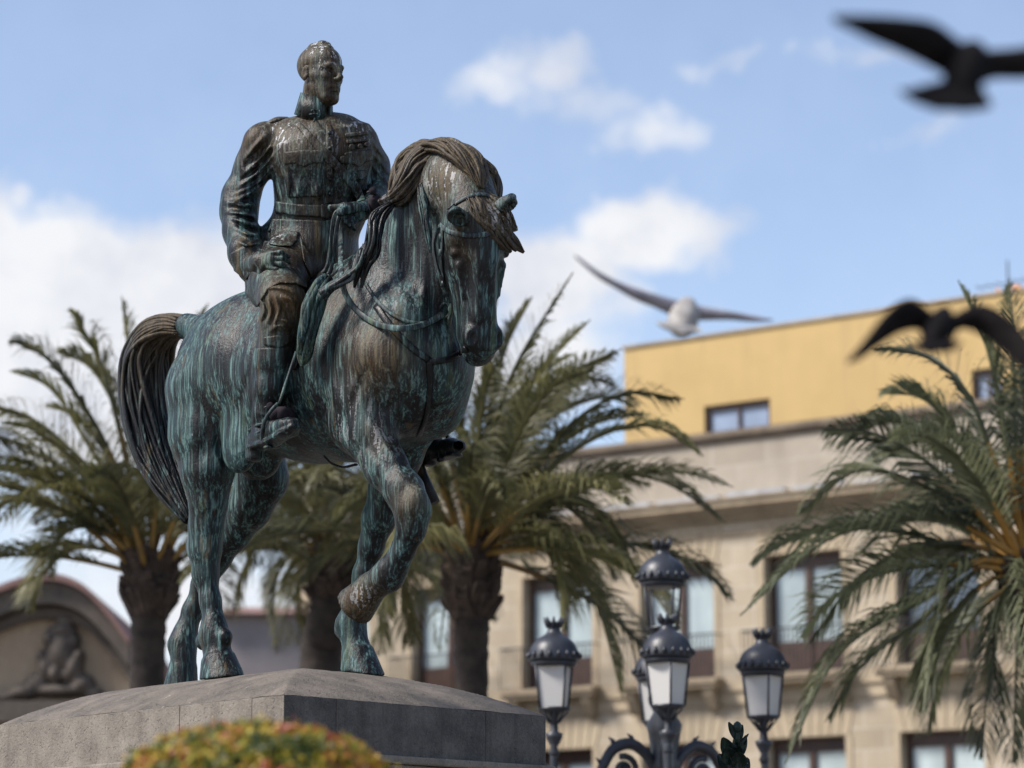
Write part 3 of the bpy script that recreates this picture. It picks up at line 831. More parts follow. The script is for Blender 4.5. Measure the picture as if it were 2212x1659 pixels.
# bridle
br = horse
bm_ = M['bronze_strap']
P, N = over(BV_H, [(953, 486), (966, 497), (986, 505), (1014, 509), (1041, 508), (1068, 503)], .008); strap('browband', P, N, .016, bm_, br)
P, N = over(BV_H, [(970, 452), (985, 440), (1012, 425), (1041, 420), (1060, 425)], .006); strap('headpiece', P, N, .014, bm_, br)
P, N = over(BV_H, [(958, 492), (958, 530), (956, 565), (961, 610), (968, 650), (973, 672)], .010); strap('cheekpiece', P, N, .018, bm_, br)
P, N = over(BV_H, [(952, 488), (938, 520), (941, 560), (953, 600), (963, 640)], .010); strap('throatlatch', P, N, .012, bm_, br)
for x, y in ((957, 512), (957, 545), (961, 612)):
    p, nn = hit(BV_H, x, y, .014); mb = MB(); mb.tube([p - A_U * .02, p + A_U * .02], .013, 8); mb.build('buckle', bm_, br, True)
bitp = hit(BV_H, 974, 672, .03)[0]; dbit = depth_of(bitp)
mb = MB()
ring = [W(961 + 11 * math.cos(a), 670 + 15 * math.sin(a), dbit - .01) for a in np.linspace(0, 2 * math.pi, 25)]
mb.tube(ring, .008, 6); mb.build('bit_ring', bm_, br, True)
mb = MB(); mb.tube(catmull([W(972, 655, dbit), W(974, 675, dbit - .01), W(970, 690, dbit - .01), W(970, 712, dbit), W(964, 736, dbit)], 14), [.012, .016, .02, .016, .012, .012, .014, .016, .014, .012, .011, .01, .014, .01], 8)
mb.tube(catmull([W(975, 672, dbit + .01), W(985, 674, dbit + .05)], 3), .012, 8); mb.build('bit_shank', bm_, br, True)
# reins
dn0 = depth_of(H(757, 660, -.44))
rn = [W(741, 462, dh - .08), W(736, 530, dh - .06), W(737, 595, dn0 + .02), W(748, 640, dn0), W(778, 678, dn0 - .06), W(822, 703, dn0 - .2), W(868, 710, dn0 - .36), W(908, 703, .5 * (dn0 - .36) + .5 * dbit), W(938, 690, dbit), W(957, 678, dbit)]
rc = catmull(rn, 48)
for i in range(48):                    # keep the strap outside the neck
    x_, y_, z_ = proj(rc[i]); hs = hit(BV_H, float(x_), float(y_), .014, 99)[0]; rc[i] = W(float(x_), float(y_), min(float(z_), depth_of(hs)))
for _ in range(3): rc[1:-1] = .25 * rc[:-2] + .5 * rc[1:-1] + .25 * rc[2:]
Nn = np.tile(-A_F, (48, 1)) + SL * -.3 + UPV * .0
strap('rein', rc, Nn, np.linspace(.018, .021, 48), bm_, horse, .25)
P, N = over(BV_H, [(790, 612), (815, 650), (845, 678), (880, 695), (915, 700)], .012); strap('rein', P, N, .012, bm_, horse, .4)
mb = MB()
for k, q in enumerate(([(744, 450), (724, 462), (716, 505), (712, 560), (700, 592)], [(748, 449), (732, 470), (722, 530), (714, 585), (699, 596)], [(738, 455), (722, 480), (713, 540), (706, 575), (697, 590)])):
    c = catmull([W(x, y, dh - .1 + .012 * k) for x, y in q], 22); mb.tube(c, .013, 6, True, (np.tile(-A_F + A_R * (.5 - .4 * k), (22, 1)), .35))
mb.build('rein', bm_, horse, True)
for k in range(7):
    rg = np.random.default_rng(50 + k)
    q = [(805 - 6 * k, 500 + 9 * k), (785 - 4 * k, 560 + 5 * k), (752 + 4 * rg.normal(), 590 + 3 * k), (718 + 3 * rg.normal(), 612 + 2 * k), (690 + 5 * rg.normal(), 628 + 3 * k)]
    P = catmull([W(x, y, dn0 - .03 - .01 * (k % 3) + (.05 if i == 0 else 0)) for i, (x, y) in enumerate(q)], 22)
    strap('rein', P, np.tile(-A_F + UPV * .4, (22, 1)), np.linspace(.012, .02, 22), M['bronze_strap' if k % 2 else 'bronze_hair'], horse, .5, 6)
# twisted curb chain
mb = MB()
P = catmull([W(908, 701, dbit + .12), W(930, 712, dbit + .06), W(950, 728, dbit), W(964, 738, dbit)], 30)
for ph in (0, math.pi):
    mb.tube([P[i] + .012 * (A_R * math.cos(i * .9 + ph) * .3 + A_U * math.sin(i * .9 + ph) + A_F * math.cos(i * .9 + ph)) for i in range(30)], .012, 6)
o = mb.build('curb_chain', M['bronze_hair'], horse, True); paint(o, np.array([q.co for q in o.data.vertices]), lambda v: {'ochre': np.ones(len(v)), 'white': np.full(len(v), .3)})
# breastplate, girth
for q, r in (([(812, 660), (850, 712), (890, 752), (926, 778)], .022), ([(1008, 752), (970, 775), (928, 782)], .02), ([(928, 780), (928, 830), (922, 890), (905, 940)], .02)):
    P, N = over(BV_H, q, .006); strap('breastplate_strap', P, N, r, M['bronze_dark'], horse, .3)
mb = MB(); mb.tube(catmull([H(700, 985, -.25), H(716, 1001, -.22), H(742, 1009, -.15), H(770, 1003, -.12)], 14), .018, 8, True, (UPV, .4)); mb.build('girth_strap', M['bronze_dark'], horse, True)
# saddle flap and the rolled coat in front of the knee
def no_paint(v): return {'ochre': np.zeros(len(v)), 'white': np.zeros(len(v))}
hf.shell('saddle_flap', [(585, 640), (650, 600), (688, 612), (668, 680), (655, 750), (640, 800), (622, 800), (612, 740)], 15.8, 18.2, .02, M['bronze_dark'], horse, attr=no_paint)
bundle('rolled_coat', [H(712, 598, -.47), H(690, 628, -.54), H(674, 668, -.57), H(664, 715, -.58), H(655, 765, -.56), H(651, 790, -.55)],
       [.025, .038, .044, .042, .03, .01], [.03, .045, .05, .045, .03, .01], 12, .017, M['bronze'], horse, seed=31, twist=.5, core=.8, attr=no_paint)
# sabre hanging on the far side
mb = MB(); mb.tube([H(880, 930, .5), H(912, 1025, .5), H(938, 1084, .5)], [.03, .034, .036], 10); mb.build('sabre_scabbard', M['bronze_dark'], rider, True)

# ---- rider's details
R_ = rider; mr = M['bronze_rider']
def sh(name, poly, out=.012, mat=None, inn=.012, parent=None, rnd=.006):
    keep = rf.F
    if name in ('tunic_skirt', 'skirt_pocket_flap', 'skirt_lapel', 'cuff'): rf.F = RF0
    try: return sh_(name, poly, out, mat, inn, parent, rnd)
    finally: rf.F = keep
def sh_(name, poly, out, mat, inn, parent, rnd):
    return rf.shell(name, poly, 15.9, dT + .03, out, mat or mr, parent or R_, inn, attr=rider_paint, rnd=rnd)
sh('belt', [(592, 434), (640, 441), (690, 443), (735, 440), (795, 430), (795, 454), (735, 466), (690, 469), (640, 467), (592, 458)], .018)
sh('belt_buckle', [(694, 440), (724, 440), (724, 471), (694, 471)], .026)
pk = sh('chest_pocket', [(617, 345), (696, 345), (697, 424), (622, 427)], .013)
sh('pocket_flap', [(613, 328), (655, 323), (698, 325), (699, 351), (673, 353), (655, 362), (638, 353), (614, 356)], .026)
pk = sh('chest_pocket', [(748, 345), (803, 338), (803, 410), (752, 420)], .012)
sh('pocket_flap', [(744, 330), (806, 322), (806, 346), (788, 352), (775, 362), (762, 354), (744, 354)], .026)
sh('shoulder_belt', [(636, 268), (648, 262), (702, 318), (745, 362), (778, 400), (790, 432), (772, 436), (758, 408), (728, 374), (692, 336)], .024)
sh('tunic_placket', [(703, 268), (716, 268), (722, 330), (720, 440), (704, 440), (706, 330)], .013)
sh('tunic_skirt', [(588, 472), (640, 474), (700, 476), (735, 470), (720, 540), (694, 575), (694, 619), (664, 624), (640, 613), (606, 611), (578, 626), (556, 664), (530, 662), (536, 600), (562, 545)], .016, inn=.02)
sh('skirt_pocket_flap', [(580, 527), (592, 503), (616, 497), (646, 500), (641, 520), (629, 533), (604, 531)], .03)
sh('skirt_lapel', [(646, 505), (662, 535), (690, 575), (692, 612), (672, 600), (655, 560)], .028)
sh('cuff', [(496, 548), (556, 512), (575, 540), (560, 566), (531, 606), (505, 585)], .014)
sh('boot_strap', [(568, 728), (600, 724), (630, 722), (632, 738), (604, 752), (570, 746)], .014)
sh('boot_strap', [(588, 729), (606, 728), (607, 751), (589, 750)], .022)
sh('boot', [(545, 752), (632, 748), (625, 860), (604, 905), (636, 905), (640, 930), (560, 1000), (535, 995), (545, 900)], .009)
for b in ([(745, 288), (795, 282), (796, 290), (746, 297)], [(748, 302), (797, 296), (798, 304), (749, 311)]): sh('medal_bar', b, .024)
for x, y, r in ((760, 318, 7), (778, 316, 6), (793, 312, 6), (782, 378, 10), (741, 345, 8), (764, 383, 8)):
    sh('medal', [(x + r * math.cos(a), y + r * 1.1 * math.sin(a)) for a in np.arange(0, 6.28, .7)], .030)
mb = MB()
for x, y in ((711, 290), (713, 322), (713, 352), (712, 386), (711, 418), (655, 350), (775, 350), (612, 522), (586, 500)):
    p, nn = hit(BV_R, x, y, .016); mb.lathe(p, [(.004, -.006), (.013, -.004), (.014, .004), (.008, .010), (.001, .012)], 10, nn); mb.build('button', mr, R_, True); mb = MB()
# epaulettes
for a, b in (((618, 256, .04), (577, 268, -.01)), ((738, 260, .06), (792, 284, .08))):
    mb = MB(); c = [W(a[0], a[1], dT + a[2]), W(.5 * (a[0] + b[0]), .5 * (a[1] + b[1]) - 4, dT + .5 * (a[2] + b[2]) - .02), W(b[0], b[1], dT + b[2])]
    mb.tube(catmull(c, 8), [.045, .05, .052, .053, .055, .056, .055, .04], 10, True, (UPV - A_F * .35, .28)); o = mb.build('epaulette', mr, R_, True)
    paint(o, np.array([q.co for q in o.data.vertices]) + STATUE_BASE, rider_paint)
# stand collar with badge
mb = MB(); n = 40; v = []
ct, cb = RH(0, -.030, -.140), RH(0, -.045, -.290)
tlt = .16
gap = math.radians(11)
for j, (c, r0, r1, z) in enumerate(((ct, .100, .108, 0), (ct, .091, .098, 0), (cb, .112, .120, 0), (cb, .124, .132, 0))):
    for i in range(n):
        a = gap + (2 * math.pi - 2 * gap) * i / (n - 1)
        y2 = math.radians(-2)
        ca, sa = math.cos(a + y2), math.sin(a + y2)
        v.append(c + RH_F * (ca * r1) + RH_A * (sa * r0) - UPV * (ca * r1 * .34))
f = []
for (a, b) in ((3, 0), (0, 1), (1, 2), (2, 3)):
    for i in range(n - 1): f.append((a * n + i, a * n + i + 1, b * n + i + 1, b * n + i))
f.append((0, n, 2 * n, 3 * n)); f.append((n - 1, 4 * n - 1, 3 * n - 1, 2 * n - 1))
mb.add(v, f); col = mb.build('collar', mr, R_, True)
paint(col, np.array([q.co for q in col.data.vertices]) + STATUE_BASE, lambda v: {'ochre': np.full(len(v), .08), 'white': np.zeros(len(v))})
BV_C = bvh_of(col)
mb = MB()
for q in ([(676, 236), (682, 250), (678, 262)], [(668, 248), (684, 246), (694, 252)], [(672, 240), (680, 236), (686, 240)], [(690, 238), (692, 248), (688, 254)]):
    P, N = over(BV_C, q, .003, 8); mb.tube(P, .006, 6)
mb.build('collar_badge', mr, R_, True)
# cropped hair with its combed ridge
hr = Field(RH_O - .22, RH_O + .24, .006)
hr.ball(RH(0, -.03, .071), (.124, .152, .130), .02, axes=RAX)
hr.chain([(RH(0, .07, .169), .03, .018), (RH(0, .02, .199), .045, .020), (RH(0, -.06, .193), .05, .020), (RH(0, -.12, .16), .04, .02)], RH_A, k=.02, kin=.02)
hr.ball(RH(0, .17, -.01), (.17, .12, .17), .015, op='sub', axes=RAX)
hr.ball(RH(0, 0, -.16), (.2, .2, .125), .02, op='sub', axes=RAX)
for q in (-1, 1): hr.ball(RH(q * .14, .0, -.02), (.05, .06, .06), .015, op='sub', axes=RAX)
o = hr.mesh('hair', mr, R_, 1, attr=rider_paint)
# left leg seen beyond the horse's chest
mb = MB()
lf = Field(H(900, 1040, .6) - np.array([.45, .35, .2]), H(1010, 800, .6) + np.array([.25, .5, .15]), .009)
lf.chain([hp(905, 800, .56, .1, .105), hp(918, 880, .56, .085, .09), hp(930, 945, .56, .07, .075)], LAT, k=.03)
lf.chain([hp(922, 975, .56, .058, .06), hp(950, 972, .57, .062, .06), hp(975, 966, .58, .062, .055), hp(992, 964, .585, .05, .04)], LAT, k=.04)
lf.seg(H(926, 985, .56), H(926, 1003, .56), .05, .05, LAT, capf=.3, k=.02)
lf.seg(H(940, 992, .57), H(985, 983, .58), (.06, .016), (.055, .014), LAT, k=.015)
lf.mesh('boot', M['bronze_dark'], R_, 1, attr=no_paint)
mb = MB(); mb.tube(catmull([H(950, 925, .63), H(962, 935, .65), H(968, 955, .65), H(966, 985, .62)], 14), .013, 8); mb.tube([H(948, 993, .5), H(966, 990, .66)], .016, 8); mb.build('stirrup', M['bronze_dark'], R_, True)
# right stirrup, its leather and the spur
mb = MB(); mb.tube(catmull([H(600, 872, -.62), H(585, 888, -.66), H(571, 912, -.67), H(566, 945, -.66), H(575, 966, -.6)], 20), .012, 8)
mb.tube([H(575, 966, -.66), H(600, 966, -.5)], .02, 8, True, (UPV, .5)); mb.build('stirrup', M['bronze_strap'], R_, True)
mb = MB(); mb.tube(catmull([H(640, 760, -.52), H(620, 820, -.57), H(603, 872, -.62)], 10), .010, 6); mb.build('stirrup_leather', M['bronze_strap'], R_, True)
mb = MB(); mb.tube(catmull([H(572, 915, -.64), H(556, 918, -.64), H(545, 925, -.56), H(538, 930, -.5)], 12), .010, 6); mb.tube(catmull([H(575, 925, -.645), H(552, 936, -.63), H(545, 930, -.56)], 10), .009, 6); mb.build('spur', M['bronze_strap'], R_, True)
# ================================================================== SETTING
def stone_mat(name, light, dark, scale=6, pits=.5, streaks=.5, drops=False):
    m, nt, bs = new_mat(name); g = NT(nt)
    v = g.coords(); n1 = g.noise(v, scale, 6, .6); n2 = g.noise(v, scale * 14, 4, .7); st = g.noise(g.coords((1, 1, .12)), scale * 2.2, 5, .6)
    f = g.math('ADD', g.math('MULTIPLY', n1, .5), g.math('ADD', g.math('MULTIPLY', n2, .3), g.math('MULTIPLY', st, .2)))
    c = g.mix(g.ramp(f, [(.38, 0.0), (.62, 1.0)]), dark, light)
    if streaks:
        s = g.ramp(st, [(.50, 0.0), (.70, streaks)])
        c = g.mix(s, c, tuple(x * .45 for x in dark))
    sp = g.ramp(g.noise(v, scale * 30, 2, .5), [(.66, 0.0), (.72, .7)])
    c = g.mix(sp, c, tuple(min(1, x * 1.5) for x in light))
    if drops:
        dn = g.ramp(g.noise(g.coords((1, 1, .6)), 17, 3, .6), [(.70, 0.0), (.73, .75)]); c = g.mix(dn, c, (.42, .41, .40))
    nt.links.new(c, bs.inputs['Base Color']); bs.inputs['Roughness'].default_value = .85
    h = g.math('ADD', g.math('MULTIPLY', n2, .6), g.math('MULTIPLY', g.ramp(g.noise(v, scale * 9, 3, .6), [(.30, 0.0), (.42, 1.0)]), .5))
    nt.links.new(g.bump(h, pits, .012), bs.inputs['Normal'])
    return m
M['granite'] = stone_mat('pedestal_stone', (.235, .207, .174), (.11, .095, .08), 5, .8, .40)
M['granite_cap'] = stone_mat('pedestal_cap_stone', (.165, .137, .112), (.058, .05, .042), 4, 1.0, .0, True)
M['granite_dark'] = stone_mat('pedestal_stained_shaded_stone', (.13, .12, .11), (.045, .042, .04), 5, .8, .6)  # front-face copy of the stone: stains plus the sunless side's shade in its colour
M['paving'] = stone_mat('paving', (.19, .17, .15), (.11, .10, .088), 1.2, .2, 0)

# ground
mb = MB(); mb.box((-600, -300, -.3), (1200, 0, 0), (0, 1500, 0), (0, 0, .3))
kind(mb.build('ground', M['paving']), 'structure')

# ---- pedestal
ped = empty('stone_pedestal', HL(PL_LEN / 2, 0, 0))
tag(ped, 'weathered grey stone pedestal with a domed top under the bronze horse', 'pedestal')
ns, nl = 150, 110
ss = PL_LEN * (.5 - .5 * np.cos(np.linspace(0, math.pi, ns))); ll = -CW * np.cos(np.linspace(0, math.pi, nl))
v = []
for a in ss:
    for b in ll:
        z = ZF + cap_z(a, b) + .004 * mnoise.noise(Vector((a * 3, b * 3, 0))) + .0025 * mnoise.noise(Vector((a * 14, b * 14, 3)))
        v.append(HL(a, b, z))
f = [(i * nl + j, i * nl + j + 1, (i + 1) * nl + j + 1, (i + 1) * nl + j) for i in range(ns - 1) for j in range(nl - 1)]
top = mesh_obj('cap', v, f, M['granite_cap'], ped)
BH = .305
joints_side = [0.0, .70, 1.62, PL_LEN]; joints_front = [0.0, .56, 1.60, PL_WID]
def course(name, joints, fixed, axis, mat, z0, z1, out, th):
    for a, b in zip(joints[:-1], joints[1:]):
        mb = MB(); e = .0025
        if axis == 's':
            o = HL(a + e, fixed, z0); mb.box(o, -SF * (b - a - 2 * e), SL * th * (1 if fixed < 0 else -1), (0, 0, z1 - z0))
        else:
            o = HL(fixed, -CW + a + e, z0); mb.box(o, SL * (b - a - 2 * e), -SF * th * (1 if fixed < 1 else -1), (0, 0, z1 - z0))
        ob = mb.build(name, mat, ped); bv = ob.modifiers.new('bevel', 'BEVEL'); bv.width = .003; bv.segments = 2
course('side_block', [.29, .98, PL_LEN], -CW, 's', M['granite'], ZF - BH, ZF - .0004, 0, .3)
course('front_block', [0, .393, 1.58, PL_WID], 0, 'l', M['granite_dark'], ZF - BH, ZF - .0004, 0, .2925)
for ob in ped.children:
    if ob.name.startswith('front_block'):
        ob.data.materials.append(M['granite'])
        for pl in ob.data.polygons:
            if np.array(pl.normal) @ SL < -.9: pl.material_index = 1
mb = MB(); mb.box(HL(.295, -CW + .3, ZF - BH), SL * (PL_WID - .32), -SF * (PL_LEN - .31), (0, 0, BH - .01)); mb.build('core', M['granite'], ped)
def ring_step(name, out, z0, z1, mat):
    mb = MB(); mb.box(HL(-out, -CW - out, z0), SL * (PL_WID + 2 * out), -SF * (PL_LEN + 2 * out), (0, 0, z1 - z0))
    ob = mb.build(name, mat, ped); bv = ob.modifiers.new('bevel', 'BEVEL'); bv.width = .012; bv.segments = 2
ring_step('ledge', .045, ZF - BH - .05, ZF - BH - .002, M['granite'])
ring_step('frieze', .02, ZF - BH - .32, ZF - BH - .052, M['granite'])
ring_step('shaft', -.06, .75, ZF - BH - .322, M['granite'])
ring_step('plinth', .12, .4, .748, M['granite']); ring_step('step', .4, .0, .398, M['granite'])
# ---- building
FB = np.array([.82, -.572, 0]); FB /= np.linalg.norm(FB); NB = np.array([FB[1], -FB[0], 0])
if NB[1] > 0: NB = -NB
PB = W(1800, 1300, 60.0); OB = np.array([PB[0], PB[1], 0])
def Bp(px, py, off=0.0):
    r = ray(px, py); t = ((OB - A_CAM) @ NB + off) / (r @ NB); return A_CAM + r * t
def Bu(px, py, off=0.0):
    p = Bp(px, py, off); return float((p - OB) @ FB), float(p[2])
def BL(u, off, z): return OB + FB * u + NB * off + np.array([0, 0, z])

def ashlar(name, c1, c2, mortar, bw=1.05, bh=.46, scale=1.0, soot=.3):
    m, nt, bs = new_mat(name); g = NT(nt)
    geo = g.n('ShaderNodeNewGeometry'); d = g.n('ShaderNodeVectorMath', _operation='DOT_PRODUCT'); nt.links.new(geo.outputs['Position'], d.inputs[0]); d.inputs[1].default_value = tuple(FB)
    sx = g.n('ShaderNodeSeparateXYZ'); nt.links.new(geo.outputs['Position'], sx.inputs[0])
    cb = g.n('ShaderNodeCombineXYZ'); nt.links.new(d.outputs['Value'], cb.inputs[0]); nt.links.new(sx.outputs[2], cb.inputs[1])
    br = g.n('ShaderNodeTexBrick'); nt.links.new(cb.outputs[0], br.inputs['Vector'])
    br.inputs['Color1'].default_value = c1 + (1,); br.inputs['Color2'].default_value = c2 + (1,); br.inputs['Mortar'].default_value = mortar + (1,)
    br.inputs['Scale'].default_value = scale; br.inputs['Mortar Size'].default_value = .018; br.inputs['Brick Width'].default_value = bw; br.inputs['Row Height'].default_value = bh
    n = g.noise(g.coords(), .9, 6, .6); st = g.noise(g.coords((1, 1, .15)), 2.2, 5, .6)
    c = g.mix(g.ramp(n, [(.35, 0.0), (.7, .5)]), br.outputs[0], tuple(x * .7 for x in c2))
    c = g.mix(g.ramp(st, [(.5, 0.0), (.75, soot)]), c, tuple(x * .35 for x in c1))
    nt.links.new(c, bs.inputs['Base Color']); bs.inputs['Roughness'].default_value = .9
    nt.links.new(g.bump(g.noise(g.coords(), 14, 4, .6), .3, .02), bs.inputs['Normal'])
    return m
M['ashlar'] = ashlar('sandstone', (.43, .36, .27), (.345, .285, .205), (.47, .42, .345))
M['ashlar_attic'] = ashlar('attic_stone', (.39, .34, .28), (.325, .28, .225), (.43, .385, .325), 1.4, .62, 1, .35)
M['trim'] = stone_mat('trim_stone', (.42, .345, .245), (.31, .245, .165), .8, .3, .3)
M['cornice'] = stone_mat('cornice_stone', (.40, .32, .22), (.20, .155, .105), .9, .3, .5)
M['ledge'] = stone_mat('weathered_ledge', (.22, .17, .12), (.09, .07, .052), .9, .3, .5)
M['wood'] = plain('brown_window_wood', (.045, .020, .013), .5, 0, 5, .4)
M['iron'] = plain('black_iron', (.015, .015, .017), .45, .3)
M['lead'] = plain('lead_sheet', (.30, .315, .34), .45, .2, 3, .3)
M['yellow'] = None
def yellow_mat():
    m, nt, bs = new_mat('yellow_render'); g = NT(nt)
    st = g.noise(g.coords((1, 1, .08)), 2.6, 5, .6); n = g.noise(g.coords(), .7, 6, .65)
    c = g.mix(g.ramp(n, [(.3, 0.0), (.7, 1.0)]), (.42, .295, .128), (.48, .342, .152))
    c = g.mix(g.ramp(st, [(.52, 0.0), (.74, .55)]), c, (.36, .255, .13))
    nt.links.new(c, bs.inputs['Base Color']); bs.inputs['Roughness'].default_value = .9
    return m
M['yellow'] = yellow_mat()
def glass_mat(name, col, rough=.08):
    m, nt, bs = new_mat(name); g = NT(nt)
    n = g.noise(g.coords((1, 1, .6)), 1.3, 3, .5)
    oi = g.n('ShaderNodeObjectInfo')
    c = g.mix(g.ramp(n, [(.35, 0.0), (.65, 1.0)]), tuple(x * .65 for x in col), col)
    nt.links.new(g.mix(g.ramp(oi.outputs['Random'], [(0.0, 0.0), (.55, .05), (1.0, .6)]), c, tuple(x * .35 for x in col)), bs.inputs['Base Color'])
    bs.inputs['Roughness'].default_value = rough; bs.inputs['Specular IOR Level'].default_value = .8
    return m
M['pane'] = glass_mat('window_pane_with_curtain', (.42, .50, .52)); M['pane_dark'] = glass_mat('window_pane_dark', (.07, .095, .13))

bld = empty('stone_building', BL(0, 0, 0))
tag(bld, 'pale sandstone town building with balconies and a heavy cornice behind the palms', 'building')
U0, U1 = Bu(640, 1350)[0], Bu(2760, 1000)[0]
zc = Bu(1597, 1080)[1]; zl = Bu(1597, 926)[1]
zw1 = Bu(1463, 1219)[1]; zw0 = Bu(1463, 1474)[1]        # tall windows
zl1 = Bu(2026, 1578)[1]; zl0 = zl1 - 2.6
wins = []
for a, b, yy in ((1382, 1544, 1350), (1653, 1826, 1320), (1940, 2113, 1290), (1133, 1277, 1370)):
    wins.append((Bu(a, yy)[0], Bu(b, yy)[0]))
w_ = sum(b - a for a, b in wins) / 4; sp_ = ((wins[2][0] + wins[2][1]) - (wins[3][0] + wins[3][1])) / 2 / 3
c0 = (wins[0][0] + wins[0][1]) / 2
cents = [c0 + sp_ * k for k in range(-4, 8) if U0 + 1.2 < c0 + sp_ * k < U1 - 1.2]
hw_ = w_ / 2
DEEP = .42
def wall_with_openings(name, u0, u1, z0, z1, ops, mat, thick=DEEP):
    "wall slab whose openings are real holes: cut into piers, lintels and sills"
    mb = MB(); us = sorted({u0, u1, *[q for o in ops for q in o[:2]]})
    for a, b in zip(us[:-1], us[1:]):
        m_ = (a + b) / 2; cut = sorted([(o[2], o[3]) for o in ops if o[0] < m_ < o[1]])
        z = z0
        for q0, q1 in cut + [(z1, z1)]:
            if q0 > z + 1e-4: mb.box(BL(a, -thick, z), FB * (b - a), NB * thick, (0, 0, q0 - z))
            z = q1
    return mb.build(name, mat, bld)
ops = [(c - hw_, c + hw_, zw0, zw1) for c in cents] + [(c - hw_, c + hw_, zl0, zl1) for c in cents]
wall_with_openings('wall', U0, U1, 0, zc - .45, ops, M['ashlar'])
mb = MB(); mb.box(BL(U0 + .41, -8.9, 0), FB * (U1 - U0 - .82), NB * (8.9 - DEEP - .7), (0, 0, zc)); mb.build('inner_wall', plain('dark_interior', (.03, .028, .026), .9), bld)
for a_, nm_ in ((U0, 'side_wall'), (U1 - .4, 'side_wall')):
    mb = MB(); mb.box(BL(a_, -9, 0), FB * .4, NB * (9 - DEEP - .003), (0, 0, zl - .4)); mb.build(nm_, M['trim'], bld)
mb = MB(); mb.box(BL(U0 + .42, -9, zc + .02), FB * (U1 - U0 - .84), NB * 8.3, (0, 0, .3)); mb.build('roof', M['ledge'], bld)
mb = MB(); mb.box(BL(U0 - .02, -.6, zc + .005), FB * (U1 - U0 + .02), NB * .55, (0, 0, zl - zc - .16)); mb.build('attic_wall', M['ashlar_attic'], bld)
mb = MB(); mb.box(BL(U0 - .1, -.7, zl - .15), FB * (U1 - U0 + .2), NB * .80, (0, 0, .13)); mb.box(BL(U0 - .1, -.65, zl - .26), FB * (U1 - U0 + .2), NB * .66, (0, 0, .105)); mb.build('attic_ledge', M['ledge'], bld)
# main cornice in steps, with dentils and a lead cover
mb = MB()
for dz, h_, o_ in ((-.80, .10, .05), (-.45, .12, .18), (-.33, .12, .34), (-.21, .14, .52), (-.07, .06, .58)):
    mb.box(BL(U0 - .1, -.4, zc + dz), FB * (U1 - U0 + .2), NB * (.4 + o_), (0, 0, h_ - .003))
mb.build('cornice', M['cornice'], bld)
uu = U0
k = 0
while uu < U1:
    mb = MB(); L_ = 1.35 + .5 * ((k * 37) % 10) / 10
    mb.box(BL(uu, .02, zc - .008), FB * (L_ - .22), NB * .54, (0, 0, .05 + .04 * ((k * 13) % 5) / 5)); mb.build('lead_sheet', M['lead'], bld); uu += L_; k += 1
zs = zw0 - .06
mb = MB(); mb.box(BL(U0 - .02, -.2, zs - .22), FB * (U1 - U0 + .04), NB * .32, (0, 0, .2)); mb.box(BL(U0, -.2, zs - .50), FB * (U1 - U0), NB * .26, (0, 0, .27)); mb.build('string_course', M['trim'], bld)
curt = [0, 0, 0, 1, 0, 0, 0, 0, 0]
